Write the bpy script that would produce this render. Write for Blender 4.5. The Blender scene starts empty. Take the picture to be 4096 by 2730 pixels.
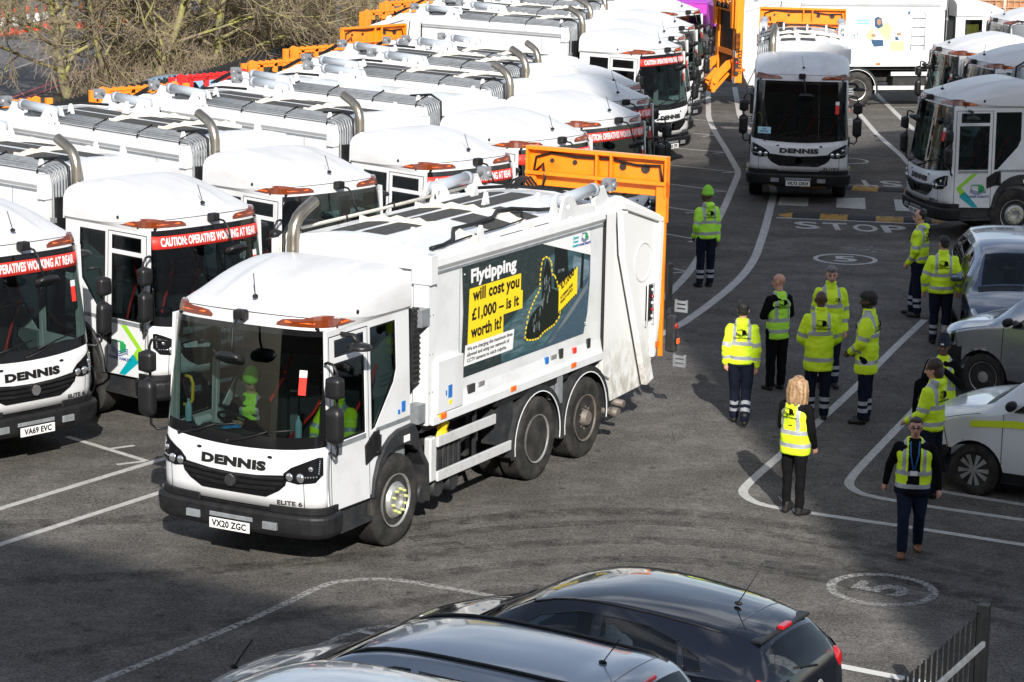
import bpy, bmesh, math, random
from mathutils import Vector, Matrix, noise
from mathutils.geometry import tessellate_polygon
sc = bpy.context.scene
COL = sc.collection
R = math.radians
# ---------------------------------------------------------------- camera, sky, sun, exposure
cam_d = bpy.data.cameras.new('camera'); cam = bpy.data.objects.new('camera', cam_d); COL.objects.link(cam)
cam_d.lens = 87.86; cam_d.sensor_width = 36.0; cam_d.clip_start = 0.5; cam_d.clip_end = 900
cam.matrix_world = Matrix.Translation((0, 0, 7.993)) @ Matrix.Rotation(math.pi/2-0.20435, 4, 'X') @ Matrix.Rotation(0.0186, 4, 'Z')
sc.camera = cam
SUN_EL, SUN_AZ = R(29), R(96)           # azimuth = heading of the light on the ground, from +X
w = bpy.data.worlds.new('World'); sc.world = w; w.use_nodes = True
nt = w.node_tree; bg = nt.nodes['Background']
sky = nt.nodes.new('ShaderNodeTexSky'); sky.sky_type = 'NISHITA'; sky.sun_disc = False
sky.sun_elevation = SUN_EL; sky.sun_rotation = R(174); sky.air_density = 1.0; sky.dust_density = 1.0; sky.ozone_density = 1.2
tcw = nt.nodes.new('ShaderNodeTexCoord'); mpw = nt.nodes.new('ShaderNodeMapping'); mpw.inputs['Scale'].default_value = (1, 1, 3.2)
nzw = nt.nodes.new('ShaderNodeTexNoise'); nzw.inputs['Scale'].default_value = 2.3; nzw.inputs['Detail'].default_value = 7; nzw.inputs['Roughness'].default_value = .58
crw = nt.nodes.new('ShaderNodeValToRGB'); crw.color_ramp.elements[0].position = .52; crw.color_ramp.elements[1].position = .70
mxw = nt.nodes.new('ShaderNodeMixRGB'); mxw.inputs['Color2'].default_value = (9, 9.3, 9.8, 1)
nt.links.new(tcw.outputs['Generated'], mpw.inputs['Vector']); nt.links.new(mpw.outputs['Vector'], nzw.inputs['Vector'])
nt.links.new(nzw.outputs['Fac'], crw.inputs['Fac']); nt.links.new(crw.outputs['Color'], mxw.inputs['Fac'])
nt.links.new(sky.outputs['Color'], mxw.inputs['Color1']); ds = nt.nodes.new('ShaderNodeHueSaturation'); ds.inputs['Saturation'].default_value = .74; nt.links.new(mxw.outputs['Color'], ds.inputs['Color']); nt.links.new(ds.outputs['Color'], bg.inputs['Color'])
bg.inputs['Strength'].default_value = 0.092
sd = bpy.data.lights.new('sun', 'SUN'); sd.energy = 3.9; sd.angle = R(.53); sd.color = (1, .955, .89)
sun = bpy.data.objects.new('sun', sd); COL.objects.link(sun)
dv = Vector((math.cos(SUN_AZ)*math.cos(SUN_EL), math.sin(SUN_AZ)*math.cos(SUN_EL), -math.sin(SUN_EL)))
sun.rotation_euler = dv.to_track_quat('-Z', 'Y').to_euler()
sc.view_settings.view_transform = 'Standard'; sc.view_settings.look = 'None'; sc.view_settings.gamma = 1
sc.view_settings.use_curve_mapping = False; sc.view_settings.exposure = 0.74
sc.cycles.max_bounces = 8; sc.cycles.transparent_max_bounces = 12; sc.cycles.caustics_reflective = False; sc.cycles.caustics_refractive = False
# ---------------------------------------------------------------- materials
MATS = {}
def mat(name, col, rough=.5, metal=0, coat=0, nz=None, bump=None, spec=.5, alpha=1, emit=None, trans=0):
    """nz=(scale, colour2, lo, hi[, stretch]) mixes a second colour by noise in object space; bump=(scale, strength)"""
    m = bpy.data.materials.new(name); m.use_nodes = True; t = m.node_tree; b = t.nodes['Principled BSDF']
    b.inputs['Base Color'].default_value = (*col, 1); b.inputs['Roughness'].default_value = rough; b.inputs['Metallic'].default_value = metal
    b.inputs['Coat Weight'].default_value = coat; b.inputs['Coat Roughness'].default_value = .05; b.inputs['Specular IOR Level'].default_value = spec
    if trans: b.inputs['Transmission Weight'].default_value = trans
    if emit: b.inputs['Emission Color'].default_value = (*emit[0], 1); b.inputs['Emission Strength'].default_value = emit[1]
    if nz or bump: tc = t.nodes.new('ShaderNodeTexCoord')
    if nz:
        mp = t.nodes.new('ShaderNodeMapping'); mp.inputs['Scale'].default_value = nz[4] if len(nz) > 4 else (1, 1, 1)
        n = t.nodes.new('ShaderNodeTexNoise'); n.inputs['Scale'].default_value = nz[0]; n.inputs['Detail'].default_value = 6; n.inputs['Roughness'].default_value = .65
        r = t.nodes.new('ShaderNodeMapRange'); r.inputs['From Min'].default_value = nz[2]; r.inputs['From Max'].default_value = nz[3]
        x = t.nodes.new('ShaderNodeMixRGB'); x.inputs['Color1'].default_value = (*col, 1); x.inputs['Color2'].default_value = (*nz[1], 1)
        oi = t.nodes.new('ShaderNodeObjectInfo'); ml = t.nodes.new('ShaderNodeMath'); ml.operation = 'MULTIPLY'; ml.inputs[1].default_value = 37.0; t.links.new(oi.outputs['Random'], ml.inputs[0]); t.links.new(ml.outputs[0], mp.inputs['Location'])
        t.links.new(tc.outputs['Object'], mp.inputs['Vector']); t.links.new(mp.outputs['Vector'], n.inputs['Vector']); t.links.new(n.outputs['Fac'], r.inputs['Value'])
        t.links.new(r.outputs['Result'], x.inputs['Fac']); t.links.new(x.outputs['Color'], b.inputs['Base Color'])
    if bump:
        n2 = t.nodes.new('ShaderNodeTexNoise'); n2.inputs['Scale'].default_value = bump[0]; n2.inputs['Detail'].default_value = 3
        bp = t.nodes.new('ShaderNodeBump'); bp.inputs['Strength'].default_value = bump[1]; bp.inputs['Distance'].default_value = .01
        t.links.new(tc.outputs['Object'], n2.inputs['Vector']); t.links.new(n2.outputs['Fac'], bp.inputs['Height']); t.links.new(bp.outputs['Normal'], b.inputs['Normal'])
    MATS[name] = m; return m
def glass(name, tint, ior=1.5, rough=.0):
    m = bpy.data.materials.new(name); m.use_nodes = True; t = m.node_tree; t.nodes.remove(t.nodes['Principled BSDF'])
    o = t.nodes['Material Output']; tr = t.nodes.new('ShaderNodeBsdfTransparent'); tr.inputs['Color'].default_value = (*tint, 1)
    g = t.nodes.new('ShaderNodeBsdfGlossy'); g.inputs['Roughness'].default_value = rough
    lw = t.nodes.new('ShaderNodeLayerWeight'); lw.inputs['Blend'].default_value = .5; pw = t.nodes.new('ShaderNodeMath'); pw.operation = 'POWER'; pw.inputs[1].default_value = 4.2; f = t.nodes.new('ShaderNodeMath'); f.operation = 'MULTIPLY_ADD'; f.inputs[1].default_value = .92; f.inputs[2].default_value = ((ior-1)/(ior+1))**2*1.5
    t.links.new(lw.outputs['Facing'], pw.inputs[0]); t.links.new(pw.outputs[0], f.inputs[0]); x = t.nodes.new('ShaderNodeMixShader')
    t.links.new(f.outputs[0], x.inputs[0]); t.links.new(tr.outputs[0], x.inputs[1]); t.links.new(g.outputs[0], x.inputs[2]); t.links.new(x.outputs[0], o.inputs['Surface'])
    MATS[name] = m; return m
white = mat('white_paint', (.74, .75, .76), .32, coat=.4, nz=(1.6, (.58, .58, .57), .48, .80))
white_roof = mat('white_paint_weathered', (.66, .66, .67), .42, coat=.15, nz=(3.2, (.54, .53, .51), .46, .78, (1, .3, 1)))
white_dirt = mat('white_paint_grimy', (.76, .76, .75), .5, nz=(9, (.44, .40, .34), .40, .62, (1, 1, .6)))
cream = mat('cream_steel', (.74, .70, .60), .5, nz=(9, (.5, .43, .3), .5, .85))
blackp = mat('black_plastic', (.010, .010, .011), .5, nz=(6, (.02, .02, .021), .4, .7), spec=.3)
frit = mat('black_gloss', (.008, .008, .009), .08, coat=.6)
arch = mat('grey_plastic', (.022, .024, .027), .5, nz=(4, (.06, .058, .055), .45, .75), spec=.35)
grip = mat('anti_slip_strip', (.035, .035, .035), .9, nz=(14, (.075, .072, .066), .35, .75))
rubber = mat('tyre_rubber', (.020, .019, .018), .8, nz=(5, (.06, .055, .049), .4, .72), spec=.3)
steel = mat('rim_silver', (.52, .52, .51), .38, metal=.6, nz=(8, (.3, .28, .25), .45, .75))
rimb = mat('rim_dusty', (.22, .19, .165), .6, metal=.3, nz=(9, (.12, .1, .085), .4, .7))
galv = mat('galvanised_steel', (.30, .32, .34), .42, metal=.25, nz=(8, (.2, .21, .22), .4, .7))
alu = mat('aluminium_rail', (.70, .71, .71), .4, metal=.25, nz=(6, (.55, .52, .48), .5, .8))
stain = mat('stainless_exhaust', (.45, .41, .35), .3, metal=.9, nz=(3, (.30, .25, .19), .35, .7, (1, 1, .4)))
ramp_ = mat('grey_blue_ram', (.38, .42, .46), .35, coat=.3)
orange = mat('orange_paint', (.92, .26, .01), .4, coat=.3, nz=(4, (.72, .17, .01), .5, .8))
redp = mat('red_paint', (.62, .02, .02), .4)
chassis = mat('chassis_black', (.018, .018, .018), .7, nz=(5, (.06, .055, .05), .5, .8))
bannerm = mat('red_banner', (.78, .045, .03), .45)
whitev = mat('white_vinyl', (.82, .82, .82), .45)
blackv = mat('black_lettering', (.012, .012, .012), .35)
plate_w = mat('plate_white', (.8, .8, .78), .35)
amber = mat('amber_lens', (.16, .03, .006), .14, coat=.8)
orl = mat('orange_marker', (.9, .16, .02), .25, coat=.5)
redl = mat('red_lens', (.45, .01, .015), .15, coat=.7)
lens = mat('lamp_lens', (.75, .76, .78), .08, metal=.85)
mirror_m = mat('mirror_housing', (.014, .014, .015), .4, spec=.4)
green_l = mat('lime_print', (.30, .62, .03), .45); teal = mat('teal_print', (.0, .34, .40), .45); navyp = mat('navy_print', (.03, .05, .28), .45); gr2 = mat('green_print', (.02, .35, .09), .45)
bluest = mat('blue_sticker', (.02, .16, .48), .5); yelst = mat('yellow_print', (.95, .68, .015), .5)
nutm = mat('nut_indicator', (.62, .68, .25), .5)
seatm = mat('seat_fabric', (.035, .035, .04), .85); dash = mat('dashboard', (.045, .055, .058), .6); cabin = mat('cabin_lining', (.20, .22, .22), .8)
yrail = mat('yellow_rail', (.85, .55, .02), .4); belt = mat('red_belt', (.75, .03, .02), .6)
gls = glass('clear_glass', (.30, .38, .37), 1.5); glsc = glass('pale_glass', (.62, .72, .78), 1.5); glsd = glass('dark_glass', (.07, .09, .09), 1.55); glsm = glass('tinted_glass', (.52, .60, .60), 1.5)
# ---------------------------------------------------------------- mesh helpers
def lerp(a, b, t): return a+(b-a)*t
def interp(P, x):
    if x <= P[0][0]: return P[0][1]
    for (a, b), (c, d) in zip(P, P[1:]):
        if x <= c: return b+(d-b)*(x-a)/(c-a)
    return P[-1][1]
def smooth_interp(P, x):
    """Catmull-Rom through the points, clamped at the ends"""
    if x <= P[0][0]: return P[0][1]
    if x >= P[-1][0]: return P[-1][1]
    for i in range(len(P)-1):
        if x <= P[i+1][0]:
            x0, y0 = P[i]; x1, y1 = P[i+1]; h = x1-x0
            m0 = (P[i+1][1]-P[i-1][1])/(P[i+1][0]-P[i-1][0]) if i > 0 else (y1-y0)/h
            m1 = (P[i+2][1]-P[i][1])/(P[i+2][0]-P[i][0]) if i+2 < len(P) else (y1-y0)/h
            t = (x-x0)/h; t2 = t*t; t3 = t2*t
            return (2*t3-3*t2+1)*y0+(t3-2*t2+t)*h*m0+(-2*t3+3*t2)*y1+(t3-t2)*h*m1
class MB:
    def __init__(s): s.v = []; s.f = []; s.m = []; s.s = []
    def add(s, vs, fs, m=0, sm=False):
        k = len(s.v); s.v += [tuple(p) for p in vs]
        for f in fs: s.f.append(tuple(i+k for i in f)); s.m.append(m); s.s.append(sm)
        return s
    def box(s, x0, x1, y0, y1, z0, z1, m=0, M=None):
        v = [(x, y, z) for z in (z0, z1) for y in (y0, y1) for x in (x0, x1)]
        if M is not None: v = [M @ Vector(p) for p in v]
        return s.add(v, [(0, 2, 3, 1), (4, 5, 7, 6), (0, 1, 5, 4), (2, 6, 7, 3), (0, 4, 6, 2), (1, 3, 7, 5)], m)
    def prism(s, poly, ax, a, b, m=0, M=None, sm=False):
        n = len(poly)
        def P(p, t):
            q = (t, p[0], p[1]) if ax == 'x' else (p[0], t, p[1]) if ax == 'y' else (p[0], p[1], t)
            return M @ Vector(q) if M is not None else q
        v = [P(p, a) for p in poly]+[P(p, b) for p in poly]
        s.add(v, [tuple(range(n)), tuple(range(2*n-1, n-1, -1))], m)
        k = len(s.v)-2*n
        for i in range(n): s.f.append((k+i, k+(i+1) % n, k+n+(i+1) % n, k+n+i)); s.m.append(m); s.s.append(sm)
        return s
    def loft(s, rings, m=0, sm=True, cap=True, closed=True):
        n = len(rings[0]); v = [p for r in rings for p in r]; f = []
        for i in range(len(rings)-1):
            for j in range(n if closed else n-1):
                f.append((i*n+j, i*n+(j+1) % n, (i+1)*n+(j+1) % n, (i+1)*n+j))
        s.add(v, f, m, sm)
        if cap and closed:
            k = len(s.v)-len(v); s.f += [tuple(range(k+n-1, k-1, -1)), tuple(range(k+len(v)-n, k+len(v)))]; s.m += [m, m]; s.s += [False, False]
        return s
    def tube(s, path, r, n=8, m=0, cap=True, sm=True):
        P = [Vector(p) for p in path]; rs = r if isinstance(r, (list, tuple)) else [r]*len(P); rings = []; up = None
        for i, p in enumerate(P):
            d = (P[min(i+1, len(P)-1)]-P[max(i-1, 0)]).normalized()
            if up is None: up = d.orthogonal().normalized()
            up = (up-d*up.dot(d)).normalized(); sd = d.cross(up)
            rings.append([p+(up*math.cos(a)+sd*math.sin(a))*rs[i] for a in [2*math.pi*j/n for j in range(n)]])
        return s.loft(rings, m, sm, cap)
    def lathe(s, prof, c, ax='x', n=28, m=0, sm=True):
        """prof = [(t along axis, radius, matindex?)]"""
        rings = []
        for q in prof:
            t, r = q[0], q[1]
            rings.append([(c[0]+t, c[1]+r*math.cos(a), c[2]+r*math.sin(a)) if ax == 'x' else (c[0]+r*math.cos(a), c[1]+t, c[2]+r*math.sin(a)) if ax == 'y' else (c[0]+r*math.cos(a), c[1]+r*math.sin(a), c[2]+t) for a in [2*math.pi*j/n for j in range(n)]])
        for i in range(len(rings)-1): s.loft(rings[i:i+2], prof[i][2] if len(prof[i]) > 2 else m, sm, False)
        for rg, mm in ((rings[0], prof[0]), (rings[-1], prof[-1])):
            s.add(rg, [tuple(range(n))], mm[2] if len(mm) > 2 else m)
        return s
    def ball(s, c, r, m=0, nu=12, nv=8):
        r = r if isinstance(r, (list, tuple)) else (r, r, r)
        rings = [[(c[0]+r[0]*math.sin(t)*math.cos(a), c[1]+r[1]*math.sin(t)*math.sin(a), c[2]-r[2]*math.cos(t)) for a in [2*math.pi*j/nu for j in range(nu)]] for t in [math.pi*max(.03, min(.97, i/nv)) for i in range(nv+1)]]
        return s.loft(rings, m, True)
    def grid(s, fn, us, vs, m=0, sm=True, mf=None):
        k = len(s.v)
        for u in us:
            for v in vs: s.v.append(tuple(fn(u, v)))
        n = len(vs)
        for i in range(len(us)-1):
            for j in range(n-1):
                s.f.append((k+i*n+j, k+i*n+j+1, k+(i+1)*n+j+1, k+(i+1)*n+j)); s.s.append(sm)
                s.m.append(mf((us[i]+us[i+1])/2, (vs[j]+vs[j+1])/2) if mf else m)
        return s
    def plate(s, outer, holes, fn, th, m=0):
        """flat-ish panel with holes; fn(a, b, t) -> 3D, t = depth 0..th"""
        loops = [outer]+list(holes); pts = [p for l in loops for p in l]; n = len(pts)
        tri = tessellate_polygon([[Vector((p[0], p[1], 0)) for p in l] for l in loops])
        v = [fn(p[0], p[1], 0) for p in pts]+[fn(p[0], p[1], th) for p in pts]; f = [tuple(t) for t in tri]+[tuple(i+n for i in reversed(t)) for t in tri]; k = 0
        for l in loops:
            for i in range(len(l)): a, b = k+i, k+(i+1) % len(l); f.append((a, b, b+n, a+n))
            k += len(l)
        return s.add(v, f, m)
def mk(name, mb, mats, bevel=0, solid=0, recalc=True, keep=False):
    me = bpy.data.meshes.new(name); me.from_pydata(mb.v, [], mb.f)
    mats = mats if isinstance(mats, (list, tuple)) else [mats]
    for m in mats: me.materials.append(m)
    me.polygons.foreach_set('material_index', mb.m); me.polygons.foreach_set('use_smooth', mb.s)
    if recalc or bevel or solid:
        bm = bmesh.new(); bm.from_mesh(me)
        if recalc: bmesh.ops.recalc_face_normals(bm, faces=bm.faces)
        if solid: bmesh.ops.solidify(bm, geom=bm.faces[:], thickness=solid)
        if bevel:
            es = [e for e in bm.edges if len(e.link_faces) == 2 and e.calc_face_angle(0) > .6]
            bmesh.ops.bevel(bm, geom=es, offset=bevel, segments=1, affect='EDGES', clamp_overlap=True)
        bm.to_mesh(me); bm.free()
    me.update(); return me
def link(name, me, parent=None, loc=None, rot=None, scale=None, label=None, cat=None, group=None, kind=None):
    o = bpy.data.objects.new(name, me); COL.objects.link(o)
    if parent: o.parent = parent
    if loc: o.location = loc
    if rot: o.rotation_euler = rot
    if scale: o.scale = scale if isinstance(scale, (tuple, list)) else (scale,)*3
    if label: o['label'] = label
    if cat: o['category'] = cat
    if group: o['group'] = group
    if kind: o['kind'] = kind
    return o
def thing(name, label, cat, loc, rz=0, group=None): return link(name, None, None, loc, (0, 0, rz), None, label, cat, group)
CA = {}
def part(name, key, parent, fn, mats, bevel=0, solid=0, **k):
    if key not in CA:
        mb = MB(); fn(mb); CA[key] = mk(name, mb, mats, bevel, solid)
    return link(name, CA[key], parent, **k)
def text(s, size, m, bold=0, xs=1, ext=.002, align='CENTER', shear=0):
    key = ('t', s, size, m.name, bold, xs, ext, align, shear)
    if key in CA: return CA[key]
    cu = bpy.data.curves.new('lettering', 'FONT'); cu.body = s; cu.size = size; cu.align_x = align; cu.align_y = 'CENTER'; cu.offset = bold; cu.extrude = ext; cu.resolution_u = 3; cu.shear = shear
    cu.space_character = 1.0+bold/size*1.3
    o = bpy.data.objects.new('tmp', cu); COL.objects.link(o); dg = bpy.context.evaluated_depsgraph_get(); me = bpy.data.meshes.new_from_object(o.evaluated_get(dg))
    bpy.data.objects.remove(o); me.materials.clear(); me.materials.append(m)
    me.transform(Matrix.Scale(xs, 4, (1, 0, 0))); me.name = 'lettering'; CA[key] = me; return me
FRONT = (R(90), 0, 0); LEFT = (R(90), 0, R(90)); RIGHT = (R(90), 0, R(-90))

t_ = white_dirt.node_tree; mr_ = [n for n in t_.nodes if n.type == 'MAP_RANGE'][0]; mx_ = [n for n in t_.nodes if n.type == 'MIX_RGB'][0]; tc_ = [n for n in t_.nodes if n.type == 'TEX_COORD'][0]
sx_ = t_.nodes.new('ShaderNodeSeparateXYZ'); mz_ = t_.nodes.new('ShaderNodeMapRange'); mz_.inputs['From Min'].default_value = 1.55; mz_.inputs['From Max'].default_value = .7; mu_ = t_.nodes.new('ShaderNodeMath'); mu_.operation = 'MULTIPLY'
t_.links.new(tc_.outputs['Object'], sx_.inputs[0]); t_.links.new(sx_.outputs['Z'], mz_.inputs['Value']); t_.links.new(mz_.outputs['Result'], mu_.inputs[0]); t_.links.new(mr_.outputs['Result'], mu_.inputs[1]); t_.links.new(mu_.outputs[0], mx_.inputs['Fac'])
HM_ = ((.97509019, .00295178, -.11460528), (-.00289862, .96626823, .01513469), (.00174995, -.00069240, 1))
def W(x, y):
    """plan survey coordinates -> scene coordinates"""
    d = HM_[2][0]*x+HM_[2][1]*y+1; return ((HM_[0][0]*x+HM_[0][1]*y+HM_[0][2])/d, (HM_[1][0]*x+HM_[1][1]*y+HM_[1][2])/d)
def cplate(b, P, fn, th, m=0, L=.045):
    """panel bent over a curved surface: finely cut, then mapped by fn(a, b, t)"""
    bm = bmesh.new(); bm.faces.new([bm.verts.new((p[0], p[1], 0)) for p in P]); bmesh.ops.triangulate(bm, faces=bm.faces[:])
    for _ in range(6):
        es = [e for e in bm.edges if e.calc_length() > L]
        if not es: break
        bmesh.ops.subdivide_edges(bm, edges=es, cuts=1); bmesh.ops.triangulate(bm, faces=bm.faces[:])
    bm.verts.index_update(); n = len(bm.verts); v = [fn(q.co.x, q.co.y, 0) for q in bm.verts]+[fn(q.co.x, q.co.y, th) for q in bm.verts]; f = [tuple(q.index for q in g.verts) for g in bm.faces]
    for e in bm.edges:
        if len(e.link_faces) == 1: a, c = e.verts; f.append((a.index, c.index, c.index+n, a.index+n))
    bm.free(); b.add(v, f, m)
# ---------------------------------------------------------------- refuse truck (local: -Y forward, +X its left side)
UF = [(.42, .03), (.72, .045), (1.08, .02), (1.40, .06), (2.66, .23), (2.80, .27)]
HW = [(.42, 1.09), (.7, 1.06), (1.4, 1.045), (2.66, 1.0), (2.8, .985)]
CP = [(0, 0), (.3, .006), (.55, .022), (.75, .052), (.88, .095), (.95, .15), (.985, .21), (1, .29)]
FS = [-1, -.985, -.96, -.92, -.86, -.75, -.6, -.4, -.2, 0, .2, .4, .6, .75, .86, .92, .96, .985, 1]
def fr(f, z, off=0):           # a point of the curved cab front; f = -1..1 across, off = proud of it
    af = abs(f); hw = interp(HW, z); y = interp(UF, z)+interp(CP, af)
    e = .01; d = (interp(CP, min(1, af+e))-interp(CP, max(0, af-e)))/(2*e*hw); nx = d; l = math.hypot(nx, 1)
    return ((hw*af+off*nx/l)*(1 if f >= 0 else -1), y-off/l, z)
def frv(v, z, off=0): return fr(max(-1, min(1, v/interp(HW, z))), z, off)
def sd(u, z, off=0, s=1): return (s*(1.058-.03*(z-.7)+off), u, z)
def arcp(cx, cz, r, a0, a1, n): return [(cx+r*math.cos(R(lerp(a0, a1, i/n))), cz+r*math.sin(R(lerp(a0, a1, i/n)))) for i in range(n+1)]
def ztop(f): return 1.355+.075*f*f
ARCH = [(1.165, .70), (1.20, .88), (1.28, 1.05), (1.40, 1.19), (1.55, 1.28), (1.72, 1.325), (2.03, 1.335)]
def f_panel(b): b.grid(lambda z, f: fr(f, .73+(ztop(f)-.73)*z), [0, .2, .4, .6, .8, 1], FS)
def f_wind(b):
    zs = [0, .05, .10, .16, .3, .5, .7, .8, .88, .95, 1]
    b.grid(lambda t, f: fr(f*.985, ztop(f)+(2.665-ztop(f))*t, .006), zs, FS, mf=lambda t, f: 0 if (t < .12 or t > .95 or abs(f) > .95) else (2 if t > .80 else 1))
def f_side(s):
    def g(b):
        out = [(.29, .73), (.365, .73), (.365, 2.60), (1.14, 2.60), (1.14, .70)]+ARCH+[(2.03, 2.67), (.32, 2.67)]
        b.plate(out, [[(1.20, 2.57), (1.735, 2.57), (1.74, 2.02), (1.68, 1.88), (1.27, 1.44), (1.20, 1.42)]], lambda u, z, t: sd(u, z, -t, s), .04)
    return g
def f_door(s):
    def g(b):
        b.plate([(.372, .69), (1.133, .67), (1.133, 2.593), (.372, 2.593)], [[(.44, 1.43), (1.07, 1.43), (1.07, 2.30), (.44, 2.30)], [(.47, 2.36), (1.07, 2.36), (1.07, 2.55), (.47, 2.55)]], lambda u, z, t: sd(u, z, .004-t, s), .04)
    return g
def f_glass(poly, s, off=-.012, th=.006, mold=True):
    def g(b):
        b.plate(poly, [], lambda u, z, t: sd(u, z, off-t, s), th)
    return g
def offs(poly, d):
    cx = sum(p[0] for p in poly)/len(poly); cz = sum(p[1] for p in poly)/len(poly)
    return [(p[0]+(d if p[0] < cx else -d), p[1]+(d if p[1] < cz else -d)) for p in poly]
WIN = {'lo': [(.44, 1.43), (1.07, 1.43), (1.07, 2.30), (.44, 2.30)], 'up': [(.47, 2.36), (1.07, 2.36), (1.07, 2.55), (.47, 2.55)],
       'q': [(1.20, 2.57), (1.735, 2.57), (1.74, 2.02), (1.68, 1.88), (1.27, 1.44), (1.20, 1.42)]}
def roofpt(t, f):
    """t 0..1 front to back, f -1..1 across"""
    hw = 1.0; af = abs(f)
    e0 = interp(UF, 2.8)+interp(CP, af); u = lerp(e0, 2.03, t)
    zc = smooth_interp([(0, 2.80), (.06, 2.85), (.15, 2.91), (.3, 2.99), (.5, 3.075), (.7, 3.13), (.85, 3.15), (1, 3.14)], t)
    zs = smooth_interp([(0, 2.79), (.12, 2.765), (.3, 2.72), (.5, 2.70), (1, 2.69)], t)
    n = lerp(2.8, 5.0, min(1, t*1.2)); h = zc-zs
    c = max(0, 1-af**n)**(1/n)
    crease = -.018*math.exp(-((af-.5)/.035)**2)*min(1, t*3) if False else 0
    x = f*lerp(.99, 1.045, min(1, t*2))
    ridge = .030*max(0, min(1, (.53-af)/.06))*min(1, t*4)*max(0, min(1, (1.02-t)*5))
    return (x, u, zs+h*c+ridge*1)
def f_roof(b):
    fs = sorted([s*x for s in (-1, 1) for x in (.15, .3, .42, .465, .50, .535, .60, .68, .76, .83, .88, .92, .95, .975, .99, 1)]+[0])
    ts = [0, .02, .05, .09, .14, .2, .28, .37, .47, .58, .7, .82, .92, 1]
    b.grid(roofpt, ts, fs)
    # vertical lip that follows the front and the two sides
    b.grid(lambda z, f: fr(f, 2.665+z*(2.79-2.665), .0), [0, .35, 1], FS)
    for s in (-1, 1):
        us = [0]+ts[1:]
        b.grid(lambda t, k: ((roofpt(t, s)[0], roofpt(t, s)[1], roofpt(t, s)[2]) if k else sd(max(.29, roofpt(t, 1)[1]), 2.655, .004, s)), us, [0, 1])
    b.add([roofpt(1, f) for f in fs]+[(1.045, 2.03, 2.66), (-1.045, 2.03, 2.66)], [tuple(range(len(fs)+2))])
def f_lamp(s):
    def g(b):
        rings = []; n_ = 12
        F = [(.42, .02), (.48, .065), (.58, .080), (.72, .090), (.84, .125), (.92, .135), (.965, .138), (.99, .134)]
        U = [(.62, .10), (.70, .085), (.78, .06), (.86, .03), (.90, .01)]
        for f, h in F:
            h *= .78; a = fr(s*f, 2.70, .014); c = fr(s*f, 2.70, .004-h*.26); d = fr(s*f, 2.70, -.12)
            rings.append([a, ((a[0]+c[0])/2, (a[1]+c[1])/2, 2.70+h*.75), (c[0], c[1], 2.712+h), (d[0], d[1], 2.712+h), (d[0], d[1], 2.70)])
        for u, h in U:
            h *= .78; hw = .999; rings.append([(s*(hw+.016), u, 2.70), (s*(hw+.006), u, 2.70+h*.75), (s*(hw-.008-h*.10), u, 2.712+h), (s*(hw-.10), u, 2.712+h), (s*(hw-.10), u, 2.70)])
        b.loft(rings, sm=False)
    return g
def f_grille(b):
    P = [(-.69, 1.115), (-.66, 1.0), (-.58, .93), (-.42, .845), (.42, .845), (.58, .93), (.66, 1.0), (.69, 1.115), (.3, 1.075), (0, 1.065), (-.3, 1.075)]
    cplate(b, P, lambda v, z, t: frv(v, z, .010-t), .03)
def f_slat(k):
    def g(b):
        z0, w_ = ((1.045, .65), (.985, .63), (.925, .55))[k]; n = 12; rings = []
        for i in range(n+1):
            v = lerp(-w_, w_, i/n); z = z0+.03*(v/w_)**2
            rings.append([frv(v, z+.016, .008), frv(v, z+.008, .034), frv(v, z-.016, .03), frv(v, z-.02, .006)])
        b.loft(rings, sm=False)
    return g
def f_badge(b): b.lathe([(-.052, .001), (-.052, .05), (-.046, .066), (-.036, .07), (.0, .07)], (0, .02, .985), 'y', 20)
def f_spokes(b):
    for k in range(8):
        a = k*math.pi/4; M = Matrix.Translation((0, -.034, .985)) @ Matrix.Rotation(a, 4, 'Y'); b.box(-.004, .004, -.003, 0, .012, .055, 0, M)
    b.lathe([(-.006, .066), (-.006, .058), (0, .058), (0, .066), (-.006, .066)], (0, -.032, .985), 'y', 20)
def f_hl(s):
    def g(b):
        P = [(s*p[0], p[1]) for p in [(.63, 1.055), (.635, 1.13), (.72, 1.2), (.99, 1.325), (1.02, 1.32), (1.03, 1.13), (.98, 1.05), (.8, 1.025)]]
        cplate(b, P, lambda v, z, t: frv(v, z, .010-t), .03)
    return g
def f_hlens(v, z, r):
    def g(b):
        c = frv(v, z, .012); b.ball(c, (r, .02, r), 0, 14, 8)
    return g
def f_led(s):
    def g(b):
        for i in range(7): c = frv(s*1.0, 1.15+.022*i, .010); b.ball(c, .010, 0, 6, 4)
        for i in range(6): c = frv(s*(.985-.025*i), 1.115-.002*i, .010); b.ball(c, .010, 0, 6, 4)
    return g
def bump_plan(z, inset=0):
    pts = []
    for f in FS: x, y, _ = fr(f, .45); pts.append((x*(1.135/1.09)-math.copysign(inset, x)*(abs(f) > .5), y-.05+inset))
    return pts
def f_bump(b):
    pl = bump_plan(.45)
    def ring(z, ins):
        P = bump_plan(z, ins); return [(p[0], p[1], z) for p in P]+[(1.12-ins, .50, z), (-1.12+ins, .50, z)]
    b.loft([ring(.42, .05), ring(.47, .01), ring(.60, 0), ring(.66, .0), ring(.685, .025)], sm=False)
    for s in (-1, 1):   # corner pads above the bumper
        pts = [(x, y) for x, y in bump_plan(.7, .045) if x*s > .42]+([(1.06, .5), (.42, .5)] if s > 0 else [(-1.06, .5), (-.42, .5)])
        if s < 0: pts = [(x, y) for x, y in bump_plan(.7, .045) if x*s > .42][::-1]+[(-1.06, .5), (-.42, .5)]
        b.prism(pts, 'z', .68, .765)
    b.box(-.45, .45, .08, .3, .68, .73)
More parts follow.
